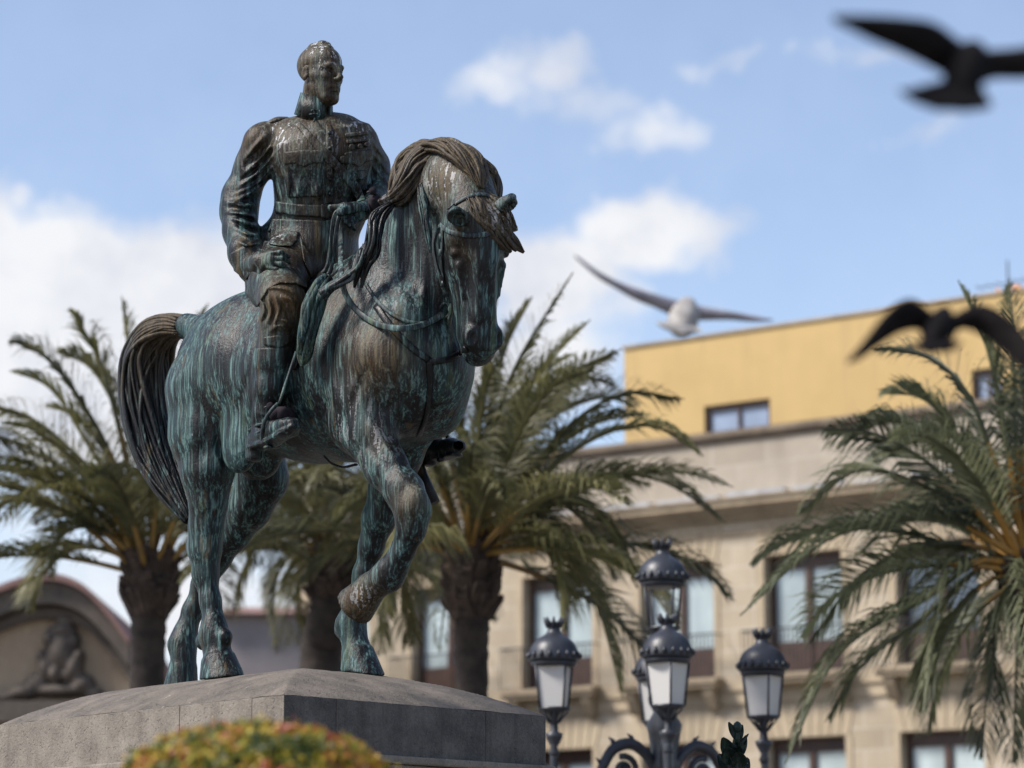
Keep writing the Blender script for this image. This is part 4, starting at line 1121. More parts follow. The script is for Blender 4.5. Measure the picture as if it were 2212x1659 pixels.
for i, c in enumerate(cents):
    for (z0, z1, tall) in ((zw0, zw1, 1), (zl0, zl1, 0)):
        mb = MB(); fw = .11; y0 = -.34
        mb.box(BL(c - hw_, y0, z0), FB * fw, NB * .08, (0, 0, z1 - z0)); mb.box(BL(c + hw_ - fw, y0, z0), FB * fw, NB * .08, (0, 0, z1 - z0))
        mb.box(BL(c - hw_ + fw, y0, z1 - .3), FB * (2 * hw_ - 2 * fw), NB * .08, (0, 0, .3)); mb.box(BL(c - .075, y0, z0), FB * .15, NB * .1, (0, 0, z1 - z0 - .3))
        mb.box(BL(c - hw_ + fw, y0, z0), FB * (hw_ - fw - .076), NB * .07, (0, 0, .75 if tall else .12)); mb.box(BL(c + .076, y0, z0), FB * (hw_ - fw - .076), NB * .07, (0, 0, .75 if tall else .12))
        wf = mb.build('window', M['wood'], bld)
        dark = (i == [round((q - c0) / sp_) for q in cents].index(2)) and tall
        for a in (c - hw_ + fw, c + .076):
            mb = MB(); mb.box(BL(a, y0 - .02, z0 + .1), FB * (hw_ - fw - .076), NB * .03, (0, 0, z1 - z0 - .38)); mb.build('pane', M['pane_dark' if dark else 'pane'], wf)
        # flat arch of wedge stones over the opening
        for kx in range(-4, 5):
            mb = MB(); wv = (2 * hw_ + .2) / 9; a = c + kx * wv; sl = kx * .045
            vv = []
            for dd_ in (0, .022):
                vv += [BL(a - wv / 2 + .012, dd_, z1 + .01), BL(a + wv / 2 - .012, dd_, z1 + .01), BL(a + wv / 2 - .012 + sl, dd_, z1 + .75), BL(a - wv / 2 + .012 + sl, dd_, z1 + .75)]
            mb.add(vv, [(0, 3, 2, 1), (4, 5, 6, 7), (0, 1, 5, 4), (1, 2, 6, 5), (2, 3, 7, 6), (3, 0, 4, 7)])
            mb.build('wedge_stone', M['trim'], bld) if abs(kx) < 5 else None
        for xj in (c - hw_ - .16, c + hw_ + .01):
            mb = MB(); mb.box(BL(xj, -.02, z0), FB * .15, NB * .045, (0, 0, z1 - z0)); mb.build('window_jamb', M['trim'], bld)
        if tall:
            bal = MB(); bal.box(BL(c - hw_ - .35, .125, z0 - .10), FB * (2 * hw_ + .7), NB * .42, (0, 0, .10)); bal.box(BL(c - hw_ - .3, .125, z0 - .20), FB * (2 * hw_ + .6), NB * .36, (0, 0, .097)); bo = bal.build('balcony', M['cornice'], bld)
            for q in (-1, 1):
                mb = MB(); x_ = c + q * (hw_ + .05) - .12
                vv = [BL(x_ + dx, yy, zz) for dx in (0, .24) for yy, zz in ((.122, z0 - .203), (.44, z0 - .203), (.38, z0 - .36), (.20, z0 - .62), (.122, z0 - .70))]
                mb.add(vv, [(4, 3, 2, 1, 0), (5, 6, 7, 8, 9), (0, 1, 6, 5), (1, 2, 7, 6), (2, 3, 8, 7), (3, 4, 9, 8), (4, 0, 5, 9)]); mb.build('bracket', M['cornice'], bo)
            mb = MB(); n_ = 26; x0, x1 = c - hw_ - .3, c + hw_ + .3
            for kx in range(n_): mb.box(BL(x0 + (x1 - x0) * kx / (n_ - 1) - .008, .49, z0 + .02), FB * .016, NB * .016, (0, 0, .92))
            mb.box(BL(x0 - .02, .48, z0 + .941), FB * (x1 - x0 + .04), NB * .04, (0, 0, .035)); mb.box(BL(x0 - .02, .485, z0 + .0), FB * (x1 - x0 + .04), NB * .03, (0, 0, .018))
            for x_ in (x0, x1): mb.box(BL(x_ - .01, .13, z0 + .945), FB * .02, NB * .348, (0, 0, .025))
            mb.build('railing', M['iron'], bo)
# yellow block set back above it
SB = -3.0
yb = empty('yellow_building', BL(0, SB, 0)); tag(yb, 'plain yellow rendered rooftop block rising behind the sandstone parapet', 'building')
yu0 = Bu(1348, 755, SB)[0]; yz = Bu(1348, 755, SB)[1]; yu1 = U1 - .5
wy0, wy1 = Bu(1521, 880, SB), Bu(1663, 869, SB)
wz1 = wy0[1] + .02; wz0 = wz1 - 1.0
w2a, w2b = Bu(2098, 800, SB)[0], Bu(2165, 790, SB)[0]; w2z = Bu(2098, 800, SB)[1]
mb = MB()
def ywall(a, b, z0, z1): mb.box(BL(a, SB - .35, z0), FB * (b - a), NB * .35, (0, 0, z1 - z0))
zb_ = zl - 2.5
ywall(yu0, wy0[0], zb_, yz); ywall(wy1[0], w2a, zb_, yz); ywall(w2b, yu1, zb_, yz)
ywall(wy0[0], wy1[0], zb_, wz0); ywall(wy0[0], wy1[0], wz1, yz); ywall(w2a, w2b, zb_, w2z - 1.0); ywall(w2a, w2b, w2z, yz)
mb.box(BL(yu0, SB - 6, zb_), FB * .35, NB * 5.648, (0, 0, yz - zb_)); mb.box(BL(yu0 + .36, SB - 6, zb_), FB * (yu1 - yu0 - .36), NB * .35, (0, 0, yz - zb_)); mb.box(BL(yu1 - .35, SB - 5.64, zb_), FB * .348, NB * 5.28, (0, 0, yz - zb_)); mb.build('wall', M['yellow'], yb)
mb = MB(); mb.box(BL(yu0 - .03, SB - 6.03, yz + .002), FB * (yu1 - yu0 + .06), NB * 6.08, (0, 0, .07)); mb.build('roof_edge', M['cornice'], yb)
for a, b, z0, z1 in ((wy0[0], wy1[0], wz0, wz1), (w2a, w2b, w2z - 1, w2z)):
    mb = MB(); fw = .09
    for x_ in (a, b - fw): mb.box(BL(x_, SB - .16, z0), FB * fw, NB * .08, (0, 0, z1 - z0))
    mb.box(BL(a + fw, SB - .16, z1 - .12), FB * (b - a - 2 * fw), NB * .08, (0, 0, .12)); mb.box(BL(a + fw, SB - .16, z0), FB * (b - a - 2 * fw), NB * .08, (0, 0, .1))
    mb.box(BL((a + b) / 2 - .03, SB - .155, z0 + .1), FB * .06, NB * .06, (0, 0, z1 - z0 - .22))
    wf = mb.build('window', M['wood'], yb); mb = MB(); mb.box(BL(a + fw, SB - .2, z0 + .05), FB * (b - a - 2 * fw), NB * .03, (0, 0, z1 - z0 - .1)); mb.build('pane', glass_mat('blue_pane', (.26, .32, .44)), wf)
# roof aerial with orange brackets
ax = Bu(2178, 612, SB - 1.5)
ant = MB(); p0 = BL(ax[0], SB - 1.5, yz + .07); ant.tube([p0, p0 + UPV * 1.1], .02, 6); ant.tube([p0 + UPV * .55 - FB * .8, p0 + UPV * .6 + FB * .8], .012, 5)
for q in (-.7, -.45, -.2, .2, .45, .7): ant.tube([p0 + UPV * (.58 + .03 * q) + FB * q - NB * .25, p0 + UPV * (.58 + .03 * q) + FB * q + NB * .25], .008, 4)
ae = empty('roof_aerial', p0); tag(ae, 'television aerial with orange brackets on the yellow block roof edge', 'aerial')
ant.build('mast', M['iron'], ae)
for q, w2 in ((-.25, .12), (.22, .3)):
    mb = MB(); mb.lathe(p0 + FB * q + UPV * .05, [(w2 * .3, 0), (w2 * .5, .1), (w2 * .5, .3), (w2 * .35, .42)], 8); mb.build('bracket', plain('orange_paint', (.55, .20, .02), .5), ae, True)

# ---- church front at the left, with its carved arms, and a grey house beyond
M['tan'] = stone_mat('tan_render', (.38, .29, .20), (.28, .21, .145), .5, .2, .25); M['brownstone'] = stone_mat('carved_stone', (.13, .105, .085), (.055, .045, .038), 1.4, .6, .3)
M['roof_tile'] = stone_mat('roof_tiles', (.26, .15, .13), (.15, .09, .08), 3, .5, .2)
ch = empty('church_front', (W(110, 1500, 55)[0], W(110, 1500, 55)[1], 0)); tag(ch, 'tan church front with a curved brown gable and a carved coat of arms', 'church')
def Cp(px, py, d=55.0): return W(px, py, d)
arc = [(-260, 1470), (-190, 1440), (-110, 1385), (-20, 1318), (60, 1280), (135, 1268), (200, 1290), (255, 1345), (300, 1405)]
ar = catmull(arc, 40)
def prism(front, back_off, name, mat, parent):
    n = len(front); v = [np.asarray(p) for p in front] + [np.asarray(p) + back_off for p in front]
    f = [tuple(range(n))[::-1], tuple(range(n, 2 * n))] + [(i, (i + 1) % n, n + (i + 1) % n, n + i) for i in range(n)]
    return mesh_obj(name, v, f, mat, parent, False)
BACK = np.array([0, 8.0, 0])
fr = [Cp(x, y + 6) for x, y in ar]; zbase = 0
fr2 = [np.array([p[0], 54.0, p[2]]) for p in fr]
wallp = fr2 + [np.array([fr2[-1][0], 54.0, 0]), np.array([fr2[0][0], 54.0, 0])]
prism(wallp, BACK, 'wall', M['tan'], ch)
for nm, off, th, out, mt in (('gable_cornice', 0, .42, .55, M['brownstone']), ('gable_moulding', .46, .2, .25, M['brownstone']), ('roof', -.14, .13, .7, M['roof_tile'])):
    up = [np.array([p[0], 54.0 - out, p[2] - off]) for p in fr2]; dn = [p - np.array([0, 0, th]) for p in up]
    mb = MB(); n = len(up); v = up + dn; bk = np.array([0, out + (.0 if nm != 'roof' else 8.0) - .003, 0]); v = v + [p + bk for p in v]
    f = []
    for i in range(n - 1):
        f += [(i, i + 1, n + i + 1, n + i)[::-1], (2 * n + i, 2 * n + i + 1, 3 * n + i + 1, 3 * n + i), (i, i + 1, 2 * n + i + 1, 2 * n + i), (n + i, n + i + 1, 3 * n + i + 1, 3 * n + i)[::-1]]
    f += [(0, n, 3 * n, 2 * n), (n - 1, 2 * n - 1, 4 * n - 1, 3 * n - 1)[::-1]]
    mb.add(v, f); mb.build(nm, mt, ch)
def carve(px, py, rx, ry, rz=.25, seed=0):
    p = Cp(px, py); p[1] = 53.95; s_ = p[1] * 1.02 / FPX
    return p, np.array([rx * s_, rz, ry * s_])
cf = Field((Cp(0, 1400)[0] - .3, 53.4, Cp(0, 1560)[2]), (Cp(270, 1400)[0], 54.1, Cp(0, 1320)[2]), .045)
cy_ = [(158, 1352, 22, 16), (150, 1375, 34, 14), (150, 1420, 30, 42), (150, 1425, 20, 30), (120, 1455, 20, 30), (180, 1455, 20, 30), (100, 1490, 26, 22), (200, 1490, 26, 22), (70, 1510, 30, 16), (222, 1512, 24, 16), (150, 1505, 60, 14), (125, 1395, 14, 18), (178, 1398, 14, 18), (40, 1520, 26, 12), (140, 1470, 14, 20), (165, 1470, 14, 20), (110, 1430, 12, 14), (190, 1430, 12, 14)]
for i, (x, y, a, b) in enumerate(cy_):
    p, r = carve(x, y, a, b, .28 + .06 * (i % 3)); cf.ball(p, r, .06)
cf.mesh('coat_of_arms', M['brownstone'], ch, 1)
mb = MB(); q = Cp(-200, 1535); mb.box((Cp(-260, 1535)[0], 53.5, q[2] - .35), (Cp(300, 1535)[0] - Cp(-260, 1535)[0], 0, 0), (0, .497, 0), (0, 0, .4)); mb.build('ledge', M['brownstone'], ch)
gh = empty('grey_house', (W(560, 1400, 62)[0], 61, 0)); tag(gh, 'dull grey house wall seen between the horse hind legs and the palm trunk', 'house')
p0, p1 = W(470, 1338, 62), W(655, 1360, 62)
mb = MB(); mb.box((p0[0], 61, 0), (p1[0] - p0[0], 0, 0), (0, 7, 0), (0, 0, p0[2])); mb.build('wall', plain('grey_render', (.24, .215, .215), .9, 0, .6, .25), gh)
mb = MB(); xa, xb = p0[0] - .2, p1[0] + .2; mb.add([(xa, 60.7, p0[2] + .002), (xb, 60.7, p0[2] + .002), (xb, 68.2, p0[2] + .002), (xa, 68.2, p0[2] + .002), (xa + .3, 64.4, p0[2] + .6), (xb - .3, 64.4, p0[2] + .6)], [(0, 1, 5, 4), (2, 3, 4, 5), (1, 2, 5), (3, 0, 4), (3, 2, 1, 0)]); mb.build('roof', M['roof_tile'], gh)
# ================================================================== PALMS, BUSH
def leaf_mat(name, c1, c2, tr=.40, rough=.5):
    m, nt, bs = new_mat(name); g = NT(nt)
    oi = g.n('ShaderNodeObjectInfo'); n = g.noise(g.coords(), 3.5, 3, .6)
    f = g.math('ADD', g.math('MULTIPLY', n, .7), g.math('MULTIPLY', oi.outputs['Random'], .3))
    c = g.mix(g.ramp(f, [(.3, 0.0), (.65, 1.0)]), c1, c2)
    nt.links.new(c, bs.inputs['Base Color']); bs.inputs['Roughness'].default_value = rough
    t = g.n('ShaderNodeBsdfTranslucent'); nt.links.new(c, t.inputs[0])
    mx = g.n('ShaderNodeMixShader'); mx.inputs[0].default_value = tr; nt.links.new(bs.outputs[0], mx.inputs[1]); nt.links.new(t.outputs[0], mx.inputs[2])
    nt.links.new(mx.outputs[0], nt.nodes['Material Output'].inputs[0])
    return m
M['frond'] = leaf_mat('palm_leaf', (.050, .052, .022), (.190, .180, .075))
M['frond_right'] = leaf_mat('palm_leaf_bluish', (.050, .062, .034), (.165, .175, .092))
M['petiole'] = plain('ochre_leaf_stalk', (.22, .135, .032), .5, 0, 3, .35); M['petiole_orange'] = plain('orange_leaf_stalk', (.36, .195, .04), .5, 0, 3, .35)
M['bark'] = plain('palm_bark', (.034, .026, .022), .95, 0, 5, .6, .8, 12)
M['boss'] = plain('cut_leaf_bases', (.048, .033, .025), .95, 0, 6, .7, .8, 12)

def frond_mesh(curve, wid, seed, mats, parent, nleaf=92, droop=.6):
    rg = np.random.default_rng(seed)
    c = catmull(curve, 30); L = np.linalg.norm(np.diff(c, axis=0), axis=1).sum()
    T = np.gradient(c, axis=0); T /= np.linalg.norm(T, axis=1)[:, None]
    sd = np.cross(T, np.array([0, 0, 1.0])); nn = np.linalg.norm(sd, axis=1)
    tw = rg.normal(0, .5)
    for i in range(30):
        if nn[i] < .15: sd[i] = sd[i - 1] if i else np.array([1.0, 0, 0])
        else: sd[i] /= nn[i]
    up = np.cross(sd, T)
    sd, up = sd * math.cos(tw) + up * math.sin(tw), up * math.cos(tw) - sd * math.sin(tw)
    v, f, mi = [], [], []
    rv, rf_ = tube_mesh(c, np.linspace(.040, .007, 30) * (L / 3), 5)
    v += list(rv); f += rf_; mi += [1 if i < 30 * 5 * .28 else 0 for i in range(len(rf_))]
    for s in (-1, 1):
        for k in range(nleaf):
            t = .17 + .83 * (k + rg.uniform(-.3, .3)) / nleaf; t = min(max(t, .16), .995)
            x = t * 29; i = min(int(x), 28); w = x - i
            p = c[i] * (1 - w) + c[i + 1] * w; tt = T[i]; ss = sd[i] * s; uu = up[i]
            ln = wid * (math.sin(math.pi * min(1, .22 + t * .80)) ** .6) * rg.uniform(.85, 1.1)
            if t < .3: ln *= .35 + .65 * (t - .16) / .14
            an = math.radians(56 - 24 * t + rg.normal(0, 7))
            d = tt * math.cos(an) + ss * math.sin(an) * .9 + uu * (.34 + rg.normal(0, .12))
            d /= np.linalg.norm(d)
            e = p + d * ln * .55; q = p + d * ln + np.array([0, 0, -droop * ln * rg.uniform(.2, 1)])
            nv = np.cross(d, ss + uu * .8); nv /= np.linalg.norm(nv) + 1e-9; hw = .0088 * (wid / .45)
            b = len(v)
            v += [p - nv * hw * .6, p + nv * hw * .6, e + nv * hw, e - nv * hw, q]
            f += [(b, b + 1, b + 2, b + 3), (b + 3, b + 2, b + 4)]; mi += [0, 0]
    o = mesh_obj('frond', v, f, mats[0], parent, False)
    o.data.materials.append(mats[1])
    o.data.polygons.foreach_set('material_index', np.array(mi, dtype=np.int32))
    o.data.update()
    return o

def palm(label, crown, depth, trunk_pts, trunk_r, boss, guides, nrand, flen, seed, mats, wid=.62, low=95):
    cpt = W(crown[0], crown[1], depth)
    ctr = [W(x, y, depth) for x, y in trunk_pts]
    last = ctr[-1]; foot = np.array([last[0] + (last[0] - ctr[0][0]) * .3, last[1], 0.0])
    root = empty('palm_tree', foot); tag(root, label, 'palm tree', 'palm trees round the statue')
    pts = catmull(ctr + [np.array([foot[0], foot[1], last[2] * .5]), foot], 60)
    rr = np.interp(np.linspace(0, 1, 60), np.linspace(0, 1, len(trunk_r)), trunk_r)
    rr = rr * (1 + .05 * np.sin(np.arange(60) * 2.4))
    mb = MB(); mb.tube(pts, rr, 18); mb.build('trunk', M['bark'], root, True)
    # cut leaf bases set in spirals round the top
    mb = MB(); rg = np.random.default_rng(seed)
    (b0, b1, br0, br1) = boss
    for k in range(150):
        t = k / 150; a = k * 2.4 + rg.normal() * .35; p = W(crown[0], b0 + (b1 - b0) * t, depth); x_ = np.interp(p[2], [pts[-1][2], pts[0][2]][::1], [pts[-1][0], pts[0][0]]) ; p = np.array([np.interp(-p[2], -pts[:, 2], pts[:, 0]), p[1], p[2]])
        r = br0 + (br1 - br0) * t; d = np.array([math.cos(a), math.sin(a), 0])
        s_ = np.array([-d[1], d[0], 0]); o = p + d * r * .72
        tip = o + d * (.10 + .14 * rg.random()) * (r / .4) + UPV * (.10 + .16 * rg.random()) + s_ * rg.normal() * .04
        v = [o - s_ * .085 - UPV * .06, o + s_ * .085 - UPV * .06, tip + s_ * .05, tip - s_ * .05, o - s_ * .085 + UPV * .05 - d * .08, o + s_ * .085 + UPV * .05 - d * .08, tip + s_ * .05 + UPV * .05, tip - s_ * .05 + UPV * .05]
        mb.add(v, [(0, 3, 2, 1), (4, 5, 6, 7), (0, 1, 5, 4), (1, 2, 6, 5), (2, 3, 7, 6), (3, 0, 4, 7)])
    mb.tube([W(crown[0], b0 - 10, depth), W(crown[0], (b0 + b1) / 2, depth), W(crown[0], b1, depth)], [br0 * .5, br0 * .85, br1 * .8], 14)
    mb.build('leaf_bases', M['boss'], root)
    for i, g in enumerate(guides):
        dt = g[-1]; P = [(crown[0] + rg.normal() * 8, crown[1] - rg.uniform(-5, 12))] + list(g[:-1]); m = len(P) - 1
        cur = [W(x, y, depth + dt * (j / m) ** 1.2 + rg.normal() * .05) for j, (x, y) in enumerate(P)]
        frond_mesh(cur, wid * rg.uniform(.9, 1.1), seed * 100 + i, mats, root)
    for i in range(nrand):
        a = i * 2.39996 + rg.uniform(-.3, .3); el = math.radians(78 - low * ((i + .5) / nrand) ** .9 + rg.normal(0, 5)); Lf = flen * rg.uniform(.85, 1.1)
        h = np.array([math.cos(a), math.sin(a), 0]); cur = []
        p = cpt + h * .12; e = el
        for j in range(6):
            cur.append(p.copy()); p = p + (h * math.cos(e) + UPV * math.sin(e)) * Lf / 5; e -= math.radians(6 + 4.6 * j)
        frond_mesh(cur, wid * rg.uniform(.85, 1.1), seed * 100 + 50 + i, mats, root)
    return root
G = (M['frond'], M['petiole'])
palm('date palm left of the statue, its fan of fronds behind the horse tail', (322, 1240), 32.0, [(322, 1235), (322, 1300), (318, 1480)], [.26, .22, .20, .20, .22, .25], (1225, 1325, .27, .29),
     [[(250, 1010), (170, 860), (95, 770), (18, 735), -.3], [(270, 980), (222, 800), (185, 720), (148, 668), .3], [(300, 960), (280, 780), (263, 640), .2], [(340, 960), (395, 780), (450, 655), .5],
      [(230, 1060), (130, 950), (60, 900), (-25, 872), -.5], [(210, 1100), (100, 1020), (20, 990), (-60, 985), -.8], [(215, 1140), (110, 1090), (30, 1080), (-60, 1130), -.6], [(240, 1160), (170, 1140), (120, 1180), (105, 1250), -1.0],
      [(250, 1120), (160, 1060), (60, 1060), (-10, 1130), -1.4], [(400, 1130), (470, 1100), (530, 1140), (560, 1230), -.4], [(390, 1150), (440, 1180), (470, 1270), (480, 1340), -.8], [(380, 1050), (470, 930), (560, 900), (640, 930), .4],
      [(360, 1000), (430, 850), (500, 790), (580, 770), .8], [(260, 1080), (190, 960), (110, 840), (20, 800), .8], [(310, 1000), (240, 860), (190, 790), (120, 760), 1.0], [(230, 1190), (150, 1190), (90, 1250), (60, 1330), .6], [(240, 1100), (120, 1000), (30, 930), (-40, 930), .5]], 18, 2.8, 3, G, low=52)
palm('tall date palm directly behind the horse head, fronds swept to the right', (1012, 1200), 31.0, [(1012, 1190), (1016, 1250), (1020, 1330), (1020, 1480)], [.26, .25, .21, .185, .18, .2, .23], (1190, 1330, .27, .28),
     [[(1060, 950), (1120, 780), (1238, 588), -.2], [(1080, 980), (1165, 810), (1275, 690), .2], [(1090, 1000), (1180, 880), (1285, 790), -.4], [(1050, 930), (1090, 760), (1150, 640), .6], [(1035, 930), (1050, 760), (1075, 640), .3],
      [(1110, 1060), (1230, 920), (1350, 850), (1478, 862), -.3], [(1120, 1080), (1260, 960), (1400, 920), (1520, 985), -.6], [(1130, 1120), (1270, 1030), (1430, 1040), (1568, 1130), .3], [(1120, 1130), (1230, 1080), (1320, 1140), (1378, 1270), -.8],
      [(1110, 1150), (1200, 1170), (1290, 1310), (1345, 1510), -.5], [(1100, 1170), (1170, 1180), (1210, 1260), (1225, 1370), -1.0], [(1100, 1130), (1190, 1080), (1280, 1150), (1330, 1260), .9], [(1080, 1010), (1160, 920), (1290, 860), (1380, 880), .8],
      [(930, 1080), (830, 1000), (740, 1000), (660, 1060), -.2], [(920, 1120), (830, 1080), (740, 1110), (680, 1200), .5], [(940, 1150), (890, 1160), (850, 1240), (840, 1330), -.7], [(930, 1170), (880, 1220), (870, 1300), (890, 1400), .2],
      [(970, 980), (930, 800), (900, 700), .4], [(1000, 950), (1000, 780), (1020, 650), .7], [(1085, 1120), (1140, 1120), (1200, 1200), (1230, 1320), .4], [(1070, 1000), (1140, 880), (1230, 820), (1330, 830), .5]], 30, 3.0, 5, G, low=78)
palm('leaning date palm in the gap between the horse front and hind legs', (735, 1200), 37.0, [(735, 1195), (728, 1270), (705, 1360), (690, 1460)], [.3, .3, .28, .28, .3], (1195, 1300, .34, .34),
     [[(680, 1130), (620, 1080), (560, 1110), (520, 1200), -.3], [(690, 1160), (640, 1180), (600, 1250), (590, 1350), -.6], [(800, 1130), (860, 1090), (920, 1130), (950, 1230), -.2], [(790, 1170), (840, 1200), (880, 1290), (890, 1400), -.4], [(700, 1080), (650, 980), (600, 950), .3],
      [(690, 1190), (650, 1240), (640, 1320), (660, 1400), .5], [(770, 1200), (800, 1260), (820, 1340), (815, 1420), -.6], [(660, 1150), (580, 1150), (520, 1240), (500, 1330), .8]], 28, 2.8, 7, G, low=80)
palm('blue green date palm at the right edge, drooping fronds crossing the sandstone windows', (2228, 1235), 28.0, [(2228, 1240), (2250, 1300), (2280, 1480)], [.3, .3, .28, .28, .3], (1235, 1330, .34, .34),
     [[(2130, 1080), (2040, 975), (1925, 910), (1807, 968), -.4], [(2120, 1120), (2010, 1055), (1860, 1015), (1716, 1115), -.2], [(2110, 1150), (2000, 1120), (1790, 1165), (1598, 1330), -.6], [(2120, 1210), (2005, 1290), (1815, 1410), (1696, 1650), -.9], [(2130, 1220), (2000, 1330), (1870, 1430), (1782, 1560), -.4],
      [(2130, 1260), (2060, 1340), (2025, 1420), (2003, 1540), -.8], [(2170, 1270), (2150, 1400), (2130, 1520), (2122, 1645), -.6], [(2200, 1290), (2195, 1450), (2187, 1660), -.5], [(2175, 960), (2135, 760), (2070, 605), .2], [(2150, 1000), (2090, 850), (2000, 770), (1880, 750), .3],
      [(2195, 950), (2190, 760), (2180, 600), .1], [(2210, 950), (2240, 760), (2290, 640), .3], [(2280, 1080), (2380, 960), (2460, 960), -.2], [(2290, 1200), (2400, 1180), (2480, 1260), .2], [(2140, 1080), (2060, 930), (1990, 860), (1900, 850), .7], [(2110, 1180), (1980, 1180), (1850, 1250), (1740, 1400), .4],
      [(2140, 1040), (2080, 950), (1960, 960), (1870, 1020), .9]], 16, 3.0, 9, (M['frond_right'], M['petiole_orange']), .66)

# clipped bush in the foreground
def bush_mat():
    m, nt, bs = new_mat('autumn_leaf'); g = NT(nt)
    a = g.attr('tint')
    x = g.n('ShaderNodeValToRGB'); nt.links.new(a, x.inputs[0]); e = x.color_ramp.elements
    st = [(0, (.045, .065, .012)), (.22, (.15, .17, .018)), (.42, (.42, .33, .028)), (.62, (.36, .16, .022)), (.8, (.33, .07, .035)), (1, (.38, .13, .09))]
    while len(e) < len(st): e.new(.5)
    for i, (p, c) in enumerate(st): e[i].position = p; e[i].color = c + (1,)
    nt.links.new(x.outputs[0], bs.inputs['Base Color']); bs.inputs['Roughness'].default_value = .5
    t = g.n('ShaderNodeBsdfTranslucent'); nt.links.new(x.outputs[0], t.inputs[0]); mx = g.n('ShaderNodeMixShader'); mx.inputs[0].default_value = .3
    nt.links.new(bs.outputs[0], mx.inputs[1]); nt.links.new(t.outputs[0], mx.inputs[2]); nt.links.new(mx.outputs[0], nt.nodes['Material Output'].inputs[0])
    return m
DBU = 9.6
bc = W(556, 1565, DBU); ztop = bc[2]
bush = empty('clipped_bush', (bc[0], bc[1], 0)); tag(bush, 'round clipped bush with yellow, orange and red leaves below the pedestal', 'bush')
rg = np.random.default_rng(11)
RX, RZ = .485, .30
v, f, tint = [], [], []
def leaf(p, n, s, t):
    u = np.cross(n, rg.normal(size=3)); u /= np.linalg.norm(u); w = np.cross(n, u)
    b = len(v); v.extend([p - u * s * .5, p + w * s * .33 + n * s * .1, p + u * s * .6 + n * s * .12, p - w * s * .33 + n * s * .1]); f.append((b, b + 1, b + 2, b + 3)); tint.extend([t] * 4)
for i in range(15000):
    d = rg.normal(size=3); d /= np.linalg.norm(d)
    d[2] = abs(d[2])
    k = rg.uniform(.86, 1.03); lump = 1 + .035 * mnoise.noise(Vector(d * 7))
    hx = np.sign(d[:2]) * np.abs(d[:2])
    p = np.array([bc[0] + d[0] * RX * k * lump, bc[1] + d[1] * RX * k * lump, ztop - RZ + (abs(d[2]) ** .8) * RZ * k * lump])
    if i % 30 == 0: p = p + d * rg.uniform(.005, .03)
    n = d + rg.normal(size=3) * .6; n /= np.linalg.norm(n)
    t = np.clip(.37 + .85 * mnoise.noise(Vector(p * 9)) + rg.normal() * .22, 0, 1); leaf(p, n, rg.uniform(.018, .032), t)
for i in range(16000):
    a = rg.uniform(0, 2 * math.pi); z = ztop - RZ - rg.uniform(0, 1.0) ; R_b = RX * (1.0 + .25 * min(1, (ztop - RZ - z) / .25)) * rg.uniform(.9, 1.03)
    p = np.array([bc[0] + math.cos(a) * R_b, bc[1] + math.sin(a) * R_b, z]); n = np.array([math.cos(a), math.sin(a), .2]) + rg.normal(size=3) * .6; n /= np.linalg.norm(n)
    t = np.clip(.42 + .85 * mnoise.noise(Vector(p * 9)) + rg.normal() * .25, 0, 1); leaf(p, n, rg.uniform(.02, .034), t)
o = mesh_obj('foliage', v, f, bush_mat(), bush, False)
a = o.data.attributes.new('tint', 'FLOAT', 'POINT'); a.data.foreach_set('value', np.array(tint, dtype=np.float32))
mb = MB(); mb.lathe((bc[0], bc[1], ztop - RZ - 1.2), [(.2, 0), (RX * 1.0, .2), (RX * 1.05, 1.0), (RX * .82, 1.22), (RX * .6, 1.37), (RX * .2, 1.44)], 24); mb.build('bush_core', plain('dark_bush_core', (.035, .025, .012), .9), bush, True)  # solid dark core filling the bush behind its leaves
mb = MB(); mb.tube([(bc[0], bc[1], 0), (bc[0] + .02, bc[1], .6), (bc[0], bc[1], ztop - 1.2)], [.06, .045, .05], 8); mb.build('stem', M['bark'], bush, True)
# ================================================================== LAMP, BIRDS, SPRIG
M['lamp_iron'] = plain('dark_lamp_paint', (.028, .031, .040), .42, .15, 6, .35, .2, 30)
def opal():
    m, nt, bs = new_mat('opal_glass'); bs.inputs['Base Color'].default_value = (.46, .45, .44, 1); bs.inputs['Roughness'].default_value = .35
    return m
M['opal'] = opal()
def clear():
    m, nt, bs = new_mat('clear_lamp_glass'); g = NT(nt)
    t = g.n('ShaderNodeBsdfTransparent'); gl = g.n('ShaderNodeBsdfGlossy'); gl.inputs['Roughness'].default_value = .05
    mx = g.n('ShaderNodeMixShader'); mx.inputs[0].default_value = .05; nt.links.new(t.outputs[0], mx.inputs[1]); nt.links.new(gl.outputs[0], mx.inputs[2]); nt.links.new(mx.outputs[0], nt.nodes['Material Output'].inputs[0])
    return m
M['clear'] = clear()
DL = 26.0
lc = W(1434, 1500, DL); LX, LY = lc[0], lc[1]
lamp = empty('street_lamp', (LX, LY, 0)); tag(lamp, 'black iron street lamp carrying five crowned lanterns on scrolled arms', 'street lamp')
def zl_(py, d=DL): return W(1434, py, d)[2]
def add(name, mb, mat, par, smooth=True): return mb.build(name, mat, par, smooth)
